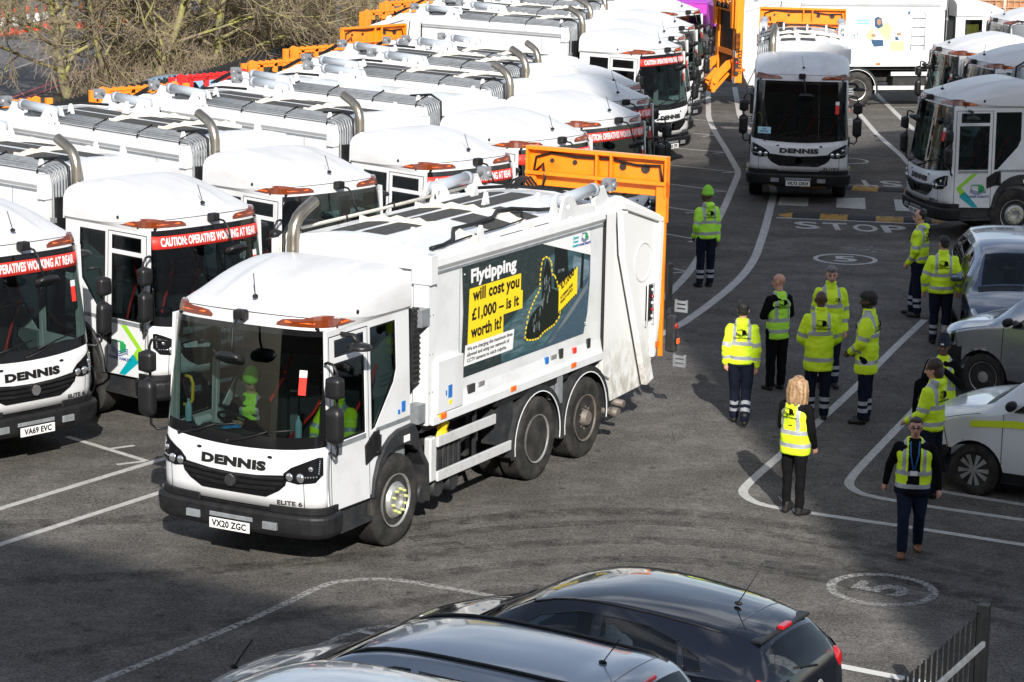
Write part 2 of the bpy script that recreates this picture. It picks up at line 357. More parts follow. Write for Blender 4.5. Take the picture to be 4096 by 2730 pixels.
def f_bumplow(b):
    for s in (-1, 1):
        b.box(s*.5-.09, s*.5+.09, -.028, .02, .50, .585)
    b.box(-.28, .28, -.026, .02, .55, .60)
def f_tyre(b): pass
def wheel(b, side, kind):
    """axle along x, outer face at local x=0, tyre goes inwards (-x)"""
    W = .30; Rr = .525
    prof = [(-W+.02, .30, 0), (-W, .36, 0), (-W, .47, 0), (-W+.03, Rr-.012, 0)]
    for k in range(5):
        x = -W+.035+k*.047; prof += [(x, Rr, 0), (x+.036, Rr, 0), (x+.038, Rr-.014, 0), (x+.045, Rr-.014, 0)]
    prof += [(-.03, Rr-.006, 0), (-.012, .49, 0), (0, .45, 0), (0, .40, 0), (-.012, .34, 0), (-.02, .305, 0)]
    b.lathe(prof, (0, 0, 0), 'x', 40)
    b.lathe([(-.10, .28), (-.02, .295), (-.004, .312), (-.012, .305)], (0, 0, 0), 'x', 32, 0)
def f_tyre_k(b): wheel(b, 1, 0)
def f_rim(kind):
    def g(b):
        if kind == 'front': prof = [(-.28, .29), (-.02, .300), (.006, .308), (.002, .292), (-.045, .27), (-.05, .235), (-.02, .215), (.025, .185), (.035, .165), (.035, .095), (.0, .085), (-.01, .0)]
        elif kind == 'drive': prof = [(-.28, .29), (-.02, .300), (.006, .308), (.0, .292), (-.03, .285), (-.06, .25), (-.17, .24), (-.19, .20), (-.19, .11), (-.10, .10), (-.09, .0)]
        else: prof = [(-.28, .29), (-.02, .300), (.006, .308), (.002, .290), (-.05, .27), (-.055, .22), (-.04, .17), (-.03, .12), (.03, .10), (.05, .085), (.05, .0)]
        b.lathe(prof, (0, 0, 0), 'x', 32)
    return g
def f_nuts(kind):
    def g(b):
        rr, x = {'front': (.135, .05), 'drive': (.155, -.185), 'tag': (.14, -.02)}[kind]
        for k in range(10):
            a = k*math.pi/5+.2; c = (x, rr*math.cos(a), rr*math.sin(a)); b.tube([(c[0]-.02, c[1], c[2]), (c[0]+.02, c[1], c[2])], .016, 6, sm=False)
    return g
def f_holes(kind):
    def g(b):
        x, rr = {'front': (-.046, .252), 'drive': (-.184, .215), 'tag': (-.051, .245)}[kind]
        for k in range(10):
            a = k*math.pi/5; c = (x, rr*math.cos(a), rr*math.sin(a)); b.tube([(c[0]-.005, c[1], c[2]), (c[0]+.006, c[1], c[2])], .021, 8, sm=False)
    return g
def add_wheel(root, x, u, kind, s, steer=0, dual=False):
    me = CA.get('tyre')
    if me is None:
        mb = MB(); wheel(mb, 1, 0); me = mk('wheel', mb, rubber, recalc=True); CA['tyre'] = me
    o = link('wheel', me, root, (x, u, .525), (random.Random(int(u*100)+int(x*10)).random()*3 if False else 0, 0, (0 if s > 0 else math.pi)+steer))
    part('rim', 'rim'+kind, o, f_rim(kind), {'front': steel, 'drive': steel, 'tag': rimb}[kind])
    part('wheel_nuts', 'nuts'+kind, o, f_nuts(kind), {'front': nutm, 'drive': steel, 'tag': rimb}[kind])
    part('hand_holes', 'holes'+kind, o, f_holes(kind), chassis)
    if dual: link('inner_tyre', me, o, (-.33, 0, 0))
def f_archflare(s):
    def g(b):
        out = arcp(1.80, .50, .80, 172, 92, 12); out = [(1.15, .66)]+ARCH[1:]+[(2.06, 1.325), (2.14, 1.22), (2.17, 1.05)]
        inn = [(2.12, 1.0), (2.02, 1.08), (1.85, 1.13), (1.66, 1.135), (1.48, 1.08), (1.36, .98), (1.27, .84), (1.235, .64)]
        P = out+inn
        b.prism([(p[0], p[1]) for p in P], 'x', s*.80, s*1.088)
    return g
def f_archlite(s):
    def g(b): b.box(*(sorted((s*1.086, s*1.098))), 1.80, 1.93, 1.16, 1.24)
    return g
def f_flap(s):
    def g(b):
        P = [(2.08, 1.12), (2.16, 1.12), (2.42, .78), (2.45, .34), (2.40, .34), (2.33, .78)]
        b.prism(P, 'x', s*.78, s*1.06)
    return g
def f_step(s):
    def g(b):
        b.box(*sorted((s*.70, s*1.09)), .50, 1.14, .42, .47); b.box(*sorted((s*.70, s*1.02)), .46, 1.2, .47, .70); 
        for k in range(10): b.box(*sorted((s*.74, s*1.085)), .53+k*.06, .56+k*.06, .468, .476)
    return g
def f_mirror(s):
    def g(b):
        x = s*1.22
        b.tube([(s*1.03, .26, 2.34), (s*1.10, .20, 2.37), (s*1.18, .18, 2.36), (s*1.22, .19, 2.28), (x, .20, 1.9), (x, .20, 1.62), (x, .21, 1.40), (s*1.17, .26, 1.34), (s*1.06, .30, 1.36)], .017, 7)
    return g
def f_mhouse(s, z0, z1, w_):
    def g(b):
        cx, cy = s*1.22, .17; rings = []
        for i in range(9):
            t = i/8; z = lerp(z0, z1, t); k = (1-abs(2*t-1)**9)**.5*.75+.25
            rings.append([(cx+w_*k*math.copysign(abs(math.cos(a))**.4, math.cos(a)), cy+.075*k*math.copysign(abs(math.sin(a))**.8, math.sin(a))*(1.25 if math.sin(a) < 0 else .5), z) for a in [2*math.pi*j/16 for j in range(16)]])
        b.loft(rings)
    return g
def f_frontmirror(b):
    b.tube([(0.03, .20, 2.76), (.05, .03, 2.74), (.06, -.05, 2.66), (.07, -.08, 2.52), (.10, -.13, 2.40)], .015, 7)
def f_fmhouse(b): b.loft([[(.10+x*math.copysign(abs(math.cos(a))**.5, math.cos(a)), -.16-.085*k*math.copysign(abs(math.sin(a))**.6, math.sin(a))+z*.5, 2.36+z+.06*k*math.sin(a)) for a in [2*math.pi*j/18 for j in range(18)]] for z, k, x in ((.05, .5, .09), (.035, .9, .15), (0, 1, .165), (-.02, .92, .155))], sm=True)
def f_cambox(b): b.box(-.07, .08, .12, .24, 2.72, 2.83)
def f_kerbmirror(s):
    def g(b):
        b.loft([[(s*1.24+.15*k*math.cos(a), .62+.13*k*math.sin(a), 2.47+z) for a in [2*math.pi*j/14 for j in range(14)]] for z, k in ((.06, .35), (.04, .8), (0, 1), (-.015, .9))]); b.tube([(s*1.0, .62, 2.60), (s*1.15, .62, 2.60), (s*1.22, .62, 2.51)], .03, 6)
    return g
def f_handle(s):
    def g(b): b.plate([(1.04, 1.28), (1.24, 1.40), (1.34, 1.40), (1.345, 1.12), (1.22, 1.12), (1.05, 1.06)], [], lambda u, z, t: sd(u, z, .022-t, s), .03)
    return g
def f_gripc(s):
    def g(b): b.tube([sd(1.22, 1.17, .04, s), sd(1.29, 1.17, .05, s), sd(1.30, 1.36, .05, s)], .014, 6)
    return g
def f_strip(s):
    def g(b):
        b.plate([(.44, 1.365), (1.07, 1.365), (1.07, 1.42), (.44, 1.42)], [], lambda u, z, t: sd(u, z, .008-t, s), .01)
        b.plate([(1.27, 1.38), (2.02, 1.38), (2.02, 1.43), (1.30, 1.43)], [], lambda u, z, t: sd(u, z, .003-t, s), .01)
    return g
def f_wiper(x):
    def g(b):
        b.tube([frv(x, 1.40, .03), frv(x+.26, 1.46, .03), frv(x+.5, 1.56, .028)], .009, 5); b.tube([frv(x+.18, 1.485, .02), frv(x+.78, 1.60, .02)], .010, 5); b.ball(frv(x, 1.40, .02), .022, 0, 8, 5)
    return g
def f_aerial(b): b.ball((.03, .42, 2.94), (.03, .04, .025), 0, 10, 6); b.tube([(.03, .42, 2.95), (-.02, .46, 3.18)], .005, 4)
def f_marker(v, z):
    def g(b): b.ball(frv(v, z, .006), (.035, .014, .017), 0, 12, 6)
    return g
def f_beacon(s):
    def g(b): b.ball((s*1.0, .93, 2.79), .03, 0, 8, 6); b.tube([(s*.97, .93, 2.74), (s*1.0, .93, 2.8)], .016, 6); b.tube([(s*1.0, .93, 2.8), (s*.97, 1.0, 2.83), (s*.95, .9, 2.85)], .006, 4)
    return g
def f_interior(b):
    b.box(-.98, .98, .35, 2.0, .70, .78); b.box(-.98, .98, 1.96, 2.0, .78, 2.62); b.box(-.985, -.95, 1.2, 1.96, .78, 1.42); b.box(.95, .985, 1.2, 1.96, .78, 1.42); b.box(-.97, .97, .42, 1.99, 2.60, 2.63)
def f_dash(b):
    rings = []
    for f in [-.93, -.6, -.3, 0, .3, .6, .93]:
        x, y, z = fr(f, 1.45); y += .03; bulge = .10*math.exp(-((f+.45)/.25)**2)
        rings.append([(x, y, 1.20), (x, y, 1.40), (x, y+.18, 1.43), (x, y+.36+bulge, 1.40+bulge*.4), (x, y+.42+bulge, 1.30), (x, y+.40, 1.0), (x, y, 1.0)])
    b.loft(rings, sm=False)
def f_wheelst(b):
    c = Vector((-.48, .78, 1.42)); M = Matrix.Translation(c) @ Matrix.Rotation(R(-38), 4, 'X')
    b.tube([M @ Vector((.21*math.cos(a), .21*math.sin(a), 0)) for a in [2*math.pi*i/20 for i in range(21)]], .018, 6); b.box(-.2, .2, -.02, .02, -.01, .01, 0, M); b.box(-.05, .05, -.05, .06, -.05, .012, 0, M)
def f_seat(b):
    b.box(-.24, .24, -.26, .26, .0, .14); b.box(-.23, .23, .20, .34, .10, .78); b.box(-.13, .13, .22, .32, .80, 1.02)
def f_belt(b): b.tube([(.24, .17, .85), (.05, .12, .5), (-.2, -.05, .16)], .022, 4); b.tube([(.24, .17, .85), (.26, .3, 1.1)], .022, 4)
def f_yrail(b): b.tube([(-.93, .42, 1.62), (-.86, .44, 1.62), (-.83, .45, 1.68), (-.83, .46, 1.86), (-.86, .46, 1.93), (-.93, .46, 1.94)], .02, 6)
# ---- body
SEC = [(-1.02, 1.3), (1.02, 1.3), (1.02, 2.99), (1.06, 3.05), (1.05, 3.13), (.98, 3.19), (.86, 3.24), (.6, 3.285), (.3, 3.32), (0, 3.33), (-.3, 3.32), (-.6, 3.285), (-.86, 3.24), (-.98, 3.19), (-1.05, 3.13), (-1.06, 3.05), (-1.02, 2.99)]
def roofz(v): return interp([(0, 3.33), (.3, 3.32), (.6, 3.285), (.86, 3.24), (.98, 3.19), (1.05, 3.13)], abs(v))
def f_cont(b): b.prism(SEC, 'y', 2.52, 6.86)
def f_frontbeam(b):
    top = [(x, roofz(x)+.02) for x in [-.9, -.6, -.3, 0, .3, .6, .9]]; b.prism([(-.9, 3.02)]+top+[(.9, 3.02)], 'y', 2.40, 2.53)
    for s in (-1, 1):
        b.box(*sorted((s*.82, s*1.08)), 2.38, 2.54, 2.86, 3.20); b.box(*sorted((s*.84, s*1.04)), 2.40, 2.56, 1.22, 2.86)
    b.box(-.84, .84, 2.46, 2.52, 1.25, 3.04)
def f_rail(s):
    def g(b):
        b.prism([(s*1.0, 1.21), (s*1.065, 1.21), (s*1.065, 1.30), (s*1.045, 1.36), (s*1.0, 1.60), (s*1.0, 1.3)], 'y', 2.5, 6.86)
    return g
def f_topledge(s):
    def g(b): b.box(*sorted((s*1.021, s*1.034)), 2.55, 6.84, 2.955, 2.985)
    return g
def f_locker(b): b.box(.99, 1.085, 2.56, 3.15, 1.33, 1.95)
def f_rib(u):
    def g(b):
        rings = []
        for i in range(17):
            v = lerp(-.62, 1.0, i/16); z = roofz(v); h = .06+.02*math.cos(i*2.4); rings.append([(v, u-.025, z), (v, u-.02, z+h), (v, u+.02, z+h), (v, u+.06, z)])
        b.loft(rings, sm=False)
    return g
def drape(b, u0, u1, v0, v1, h=.006, skew=0):
    b.grid(lambda t, q: (lerp(v0, v1, q), lerp(u0, u1, t)+skew*q, roofz(lerp(v0, v1, q))+h), [0, .25, .5, .75, 1], [0, .25, .5, .75, 1], sm=False)
STR = [(2.72, 3.55, -.50, -.16), (3.66, 4.85, -.54, -.20), (4.96, 6.5, -.56, -.22), (2.72, 3.55, -.06, .28), (3.66, 4.85, -.10, .22), (4.96, 6.5, -.14, .20)]
def f_grip(k):
    def g(b):
        if k < 6: drape(b, *STR[k])
        else: drape(b, 4.15+.75*(k == 7)*0, 4.72, .30, 1.0, .006, 0) if k == 6 else drape(b, 5.02, 5.4, .30, 1.0)
    return g
def f_lug(v, u):
    def g(b): z = roofz(v)-.01; b.prism([(u-.09, z), (u-.015, z+.17), (u+.015, z+.17), (u+.07, z)], 'x', v-.02, v+.02)
    return g
def f_pipes(n, x0, dx):
    def g(b):
        for k in range(n):
            x = x0+k*dx; z = roofz(x)+.07
            b.tube([(x, 6.6, z+.02), (x, 4.5, z), (x, 2.48, z), (x, 2.36, z-.04), (x, 2.31, z-.16), (x, 2.31, 2.2), (x, 2.33, 1.3)], .017, 6)
    return g
def clamps(P, k, x0, x1):
    for u in (2.62, 3.65, 4.75, 5.75): P('pipe_clamp', 'pc%s%s' % (k, u), (lambda u: lambda b: b.tube([(x0, u, roofz(x0)+.04), (x0+.03, u, roofz(x0)+.115), (x1-.02, u, roofz(x1)+.11), (x1, u, roofz(x1)+.03)], .014, 5))(u), blackp)
    P('pipe_clamp', 'pcf'+k, lambda b: b.box(x0, x1, 2.28, 2.35, 2.55, 2.62), galv); P('cable', 'pcc'+k, lambda b: b.tube([(x1-.03, 3.0, 3.34), (x1-.05, 2.5, 3.4), (x1-.02, 2.30, 3.3), (x1-.02, 2.27, 2.5)], .022, 6), blackp)
def f_screen(b): b.box(-.95, -.55, 2.25, 2.38, 1.5, 2.9)
def f_exh(b): b.tube([(-.66, 2.20, 1.4), (-.66, 2.20, 3.28), (-.66, 2.23, 3.40), (-.655, 2.30, 3.50), (-.65, 2.42, 3.57), (-.64, 2.62, 3.65)], .072, 14, cap=False); b.tube([(-.64, 2.60, 3.643), (-.642, 2.56, 3.627)], .06, 12)
def f_ramb(s):
    def g(b):
        for x in (s*.86, s*.99):
            P = [(5.72, 3.12), (5.66, 3.20), (5.78, 3.45), (5.90, 3.47), (6.05, 3.40), (6.15, 3.28), (6.62, 3.25), (6.70, 3.12), (6.80, 3.0), (6.6, 3.0), (6.5, 3.16), (6.0, 3.14), (5.9, 3.02), (5.78, 3.02)]
            b.plate(P, [arcp(5.87, 3.33, .035, 0, 330, 9), arcp(5.93, 3.17, .035, 0, 330, 9)], lambda u, z, t: (x-.02+t, u, z), .04)
        b.prism([(6.78, 3.1), (6.72, 3.3), (6.85, 3.45), (6.98, 3.46), (7.1, 3.3), (7.4, 3.2), (7.2, 3.0)], 'x', s*.90, s*.96)
    return g
def f_ram(s):
    def g(b): b.tube([(s*.925, 5.84, 3.40), (s*.925, 6.70, 3.43)], .078, 14); b.tube([(s*.925, 6.68, 3.43), (s*.925, 6.76, 3.43)], .085, 14); b.ball((s*.925, 5.86, 3.40), .08, 0, 10, 8)
    return g
def f_rod(s):
    def g(b): b.tube([(s*.925, 6.7, 3.43), (s*.925, 7.2, 3.45)], .026, 8); b.box(s*.925-.07, s*.925+.07, 7.12, 7.26, 3.36, 3.52); b.tube([(s*.925-.1, 7.19, 3.44), (s*.925+.1, 7.19, 3.44)], .04, 10)
    return g
TG = [(6.88, .95), (7.10, .62), (7.25, .56), (8.30, .60), (8.50, .95), (8.60, 1.5), (8.66, 2.86), (7.42, 3.27), (7.2, 3.25), (6.88, 3.16)]
def f_tail(b): b.prism(TG, 'x', -1.0, 1.0)
def f_tailside(s):
    def g(b):
        x0, x1 = s*1.0, s*1.045
        b.prism([(6.86, 1.0), (7.10, .9), (7.16, 3.1), (6.86, 3.1)], 'x', x0, s*1.06)                     # front column
        b.prism([(7.26, 3.08), (7.42, 3.08), (7.52, 2.6), (8.36, .68), (8.14, .62), (7.34, 2.5)], 'x', x0, s*1.10)  # diagonal beam
        b.prism([(7.40, 3.20), (8.64, 2.84), (8.64, 2.76), (7.42, 3.10)], 'x', x0, s*1.05)
        b.prism([(8.54, 2.8), (8.66, 2.8), (8.60, 1.45), (8.50, .95), (8.42, .95), (8.50, 1.5)], 'x', x0, s*1.05)
    return g
def f_taildisc(s):
    def g(b): b.plate(arcp(8.12, 2.3, .27, 0, 350, 30), [arcp(8.12, 2.3, .25, 0, 350, 30)], lambda u, z, t: (s*(1.0+t), u, z), .012)
    return g
def f_controls(b):
    b.box(1.0, 1.035, 8.24, 8.40, 1.48, 1.95); b.tube([(1.01, 8.20, 1.42), (1.05, 8.20, 1.42), (1.05, 8.20, 2.0), (1.05, 8.43, 2.0), (1.05, 8.43, 1.42), (1.01, 8.43, 1.42)], .010, 5, 1)
def f_buttons(b):
    for i in range(5): b.ball((1.045, 8.36, 1.53+.09*i), .022, i % 2, 8, 5)
def f_liftpost(b):
    for s in (-1, 1): b.box(*sorted((s*1.0, s*1.06)), 8.66, 8.71, .92, 3.02)
def f_liftraised(b):
    for k in range(9): b.box(-.96+k*.24, -.94+k*.24, 8.612, 8.622, 3.275, 3.295, 1)
    b.box(-1.07, 1.07, 8.72, 8.75, 3.10, 3.62); b.box(-1.07, 1.07, 8.62, 8.75, 3.60, 3.65); b.box(-1.07, 1.07, 8.60, 8.72, 3.26, 3.31)
    for x in (-1.07, 0, .22, 1.04): b.box(x, x+.03, 8.62, 8.73, 3.10, 3.61)
    for s in (-1, 1): b.box(*sorted((s*.92, s*1.07)), 8.64, 8.74, 2.75, 3.28)
def f_liftholes(b):
    for x, r in ((-.35, .035), (.38, .05), (.72, .065), (-.7, .03)): b.tube([(x, 8.705, 3.46), (x, 8.719, 3.46)], r, 14, sm=False)
def f_liftcable(b):
    b.tube([(1.0, 8.66, 3.3), (.95, 8.68, 3.52), (.6, 8.69, 3.5), (.2, 8.69, 3.55), (-.3, 8.69, 3.54), (-.7, 8.69, 3.57), (-.93, 8.68, 3.5), (-.97, 8.66, 3.2), (-.85, 8.64, 3.02), (-.75, 8.6, 3.2), (-.8, 8.64, 3.42), (-.93, 8.66, 3.3)], .018, 6)
def f_liftlow(b):
    b.box(-.86, .86, 8.84, 8.91, 3.17, 3.22); b.box(-.86, .86, 8.86, 8.89, 3.10, 3.17)
    for s in (-1, 1): b.prism([(s*.88, 2.3), (s*.88, 3.24), (s*.80, 3.27), (s*.66, 3.20), (s*.70, 2.3)], 'y', 8.80, 8.86); b.box(*sorted((s*.99, s*1.11)), 8.76, 8.84, 2.3, 3.22)
    for k in range(9): b.box(-.7+k*.175, -.68+k*.175, 8.82, 8.93, 3.15, 3.24)
    for x in (-.5, -.1, .35): b.box(x-.05, x+.05, 8.86, 8.93, 2.98, 3.17)
def f_liftarm(b):
    for s in (-1, 1):
        b.prism([(8.76, 1.40), (8.95, 1.35), (9.35, .92), (9.42, .55), (9.30, .50), (9.15, .80), (8.82, 1.15)], 'x', s*.72-.03, s*.72+.03); b.prism([(8.76, .95), (8.9, 1.05), (9.3, .6), (9.2, .45)], 'x', s*.5-.03, s*.5+.03)
    b.tube([(-.85, 9.30, .75), (.85, 9.30, .75)], .05, 10); b.box(-.8, .8, 9.28, 9.38, .45, .62); b.box(-1.0, -.75, 8.72, 8.78, .8, 3.2); b.box(.7, .95, 8.72, 8.78, .8, 3.2); b.box(-1, 1, 8.72, 8.79, 2.75, 2.95); b.box(-1, 1, 8.72, 8.77, 1.5, 1.65)
def f_lifthook(x):
    def g(b): b.tube([(x-.11, 8.92, 2.84), (x-.08, 8.92, 2.96), (x, 8.92, 3.01), (x+.08, 8.92, 2.96), (x+.11, 8.92, 2.84)], .035, 6)
    return g
def f_hoses(b):
    for k in range(3): b.tube([(-.5+.06*k, 7.0, 3.26), (-.55+.06*k, 7.3, 3.36), (-.62+.06*k, 7.7, 3.36), (-.7+.06*k, 8.1, 3.15)], .018, 6)
    b.tube([(-.8, 6.75, 3.3), (-.3, 6.85, 3.36), (.3, 6.85, 3.36), (.8, 6.78, 3.3)], .024, 6)
def f_lightbox(s):
    def g(b): b.box(*sorted((s*1.08, s*1.22)), 8.72, 8.84, .98, 1.48); b.box(*sorted((s*1.09, s*1.16)), 8.70, 8.74, 1.5, 1.6)
    return g
def f_footstep(s):
    def g(b): b.box(*sorted((s*1.15, s*1.40)), 8.86, 8.89, .70, .96); b.box(*sorted((s*1.15, s*1.40)), 8.86, 8.89, 1.6, 1.9); b.box(*sorted((s*1.10, s*1.2)), 8.8, 8.87, .85, .9)
    return g
def f_chassis(b):
    for x in (-.42, .34): b.box(x, x+.08, .35, 8.2, .72, .98)
    b.box(-.45, .45, .5, 1.9, .55, .95)
    for u in (1.67, 5.06, 6.38): b.box(-.8, .8, u-.07, u+.07, .45, .6); b.ball((0, u, .52), .2, 0, 10, 8)
    b.box(-.9, .9, 2.5, 6.8, 1.1, 1.22); b.box(-.55, -.98, 2.7, 3.9, .5, 1.05)
def f_tanks(b):
    b.tube([(.62, 2.75, .42), (1.0, 2.75, .42)], .12, 12); b.tube([(.62, 3.1, .42), (1.0, 3.1, .42)], .12, 12); b.tube([(.62, 2.42, .42), (1.0, 2.42, .42)], .12, 12)
    b.box(.62, .98, 2.7, 3.3, .55, .98)
    for k in range(5): b.box(.98, 1.0, 2.72+k*.12, 2.76+k*.12, .56, .97)
def f_chockbox(b): b.box(.78, 1.02, 4.15, 4.50, .62, 1.12); b.ball((1.0, 4.32, .8), (.03, .11, .13), 0, 10, 8); b.box(.6, .7, 3.9, 4.0, .5, 1.2); b.box(.9, .94, 3.7, 3.74, .5, 1.2); b.box(.9, .94, 4.6, 4.64, .5, 1.2)
def f_gard(s, z0, u1):
    def g(b): b.box(*sorted((s*1.03, s*1.065)), 2.62, u1, z0, z0+.12)
    return g
def f_gpost(s):
    def g(b): b.box(*sorted((s*.95, s*1.05)), 2.47, 2.62, .53, 1.06)
    return g
def f_mud(s, uc):
    def g(b):
        o = arcp(uc, .525, .67, 192, -12, 18); i_ = arcp(uc, .525, .635, -12, 192, 18)
        o = [(p[0], max(p[1], .42)) for p in o]
        b.prism(o+i_, 'x', s*.70, s*1.07)
        b.plate(arcp(uc, .525, .672, 192, -12, 18)+arcp(uc, .525, .60, -12, 192, 18), [], lambda u, z, t: (s*(1.06+t), u, z), .02)
    return g
def f_mudtrim(s, uc):
    def g(b): b.plate(arcp(uc, .525, .605, 190, -10, 20)+arcp(uc, .525, .592, -10, 190, 20), [], lambda u, z, t: (s*(1.076+t), u, z), .008)
    return g
def f_sill(b): b.box(.99, 1.03, 4.05, 5.95, 1.12, 1.2); b.box(.9, 1.0, 5.62, 5.78, .82, 1.12)
def f_valve(b): b.box(.98, 1.05, 5.64, 5.76, .84, 1.20); b.tube([(.90, 5.58, 1.0), (1.0, 5.58, 1.0)], .1, 14)
def f_drain(b): b.tube([(.8, 7.05, .50), (1.2, 7.05, .47)], .055, 10); b.tube([(.8, 7.45, .52), (1.1, 7.45, .50)], .05, 10); b.tube([(1.1, 7.05, .478), (1.215, 7.05, .468)], .068, 10)
def f_box(x0, x1, y0, y1, z0, z1): return lambda b: b.box(x0, x1, y0, y1, z0, z1)
def f_bend(b):   # loose cable over the roof
    b.tube([(.93, 2.62, 3.24), (.96, 2.85, 3.25), (.92, 3.15, 3.27), (.72, 3.5, 3.33), (.74, 3.9, 3.33), (.70, 4.5, 3.34), (.58, 4.8, 3.36), (.62, 5.1, 3.36), (.80, 5.5, 3.31), (.84, 5.9, 3.28), (.86, 6.3, 3.3), (.83, 6.6, 3.4), (.85, 6.75, 3.3)], .026, 7)
def f_bend2(b): b.tube([(.95, 2.62, 3.23), (.93, 3.5, 3.26), (.92, 4.3, 3.26), (.90, 4.9, 3.28), (.72, 5.2, 3.33)], .012, 5)
def f_intake(b): b.box(.78, 1.0, 2.12, 2.30, 1.75, 2.62)
def f_slatv(b):
    for k in range(14): b.box(1.0, 1.008, 2.13, 2.29, 1.78+k*.06, 1.80+k*.06)
def f_brk(b): b.box(.9, 1.06, 2.22, 2.40, 2.40, 2.60); b.box(.9, 1.04, 2.2, 2.36, 1.28, 1.5)
def f_ladder(b):
    for u in (3.0, 3.42): b.tube([(-1.06, u, 1.7), (-1.06, u, 2.75), (-1.05, lerp(u, 3.21, .3), 2.84)], .018, 6)
    b.tube([(-1.05, 3.126, 2.84), (-1.05, 3.294, 2.84)], .018, 6)
    for k in range(4): b.tube([(-1.07, 3.0, 1.85+.26*k), (-1.07, 3.42, 1.85+.26*k)], .015, 6)
def castle(b, S=1, T=.002, mats=(0, 1, 2)):
    """council crest: battlements, filled half, wavy water lines. drawn in the XY plane, about 1 wide"""
    def pl(P, m): b.prism([(x*S, y*S) for x, y in P], 'z', 0, T, m)
    for i in range(6): x = -.40+i*.075; pl([(x, .38), (x+.04, .38), (x+.04, .43), (x, .43)], mats[0])
    pl([(-.42, .36), (0, .36), (0, .385), (-.42, .385)], mats[0]); pl([(-.42, .05), (-.395, .05), (-.395, .36), (-.42, .36)], mats[0])
    pl([(.02, .42), (.10, .42), (.10, .38), (.16, .38), (.16, .42), (.24, .42), (.24, .36), (.38, .30), (.36, 0), (.2, -.04), (.02, -.12)], mats[1])
    for k in range(3):
        n = 14; up = [(-.5+i/n, .05-.085*k+.07*math.sin(2*math.pi*(i/n)*1.15+1.3)) for i in range(n+1)]
        pts = [(x, y+.016) for x, y in up]+[(x, y-.016) for x, y in reversed(up)]
        for i in range(n): pl([(up[i][0], up[i][1]-.018), (up[i+1][0], up[i+1][1]-.018), (up[i+1][0], up[i+1][1]+.018), (up[i][0], up[i][1]+.018)], mats[2])
def crest(parent, loc, rot, size, mats, tm, name='crest', tsize=.19):
    key = 'crest%s%s' % (size, [m.name for m in mats])
    if key not in CA: mb = MB(); castle(mb, size); CA[key] = mk('crest', mb, mats, recalc=False)
    o = link(name, CA[key], parent, loc, rot)
    link('lettering', text('TOWER HAMLETS', size*tsize, tm, size*.004, 1, .001), o, (0, -.30*size, .001))
    return o
def f_arrow(s):
    def g(b):
        def q(u, z, t): return sd(u, z, .0085-t, s)
        b.plate([(.74, 1.36), (.86, 1.36), (.52, 1.08), (.60, .99), (.52, .91), (.405, 1.07)], [], q, .004, 0)
        b.plate([(.56, .985), (.62, .985), (.88, .69), (.76, .69), (.48, .90)], [], q, .004, 1)
    return g
POSTER_U, POSTER_Z = (3.19, 6.50), (1.63, 2.95)
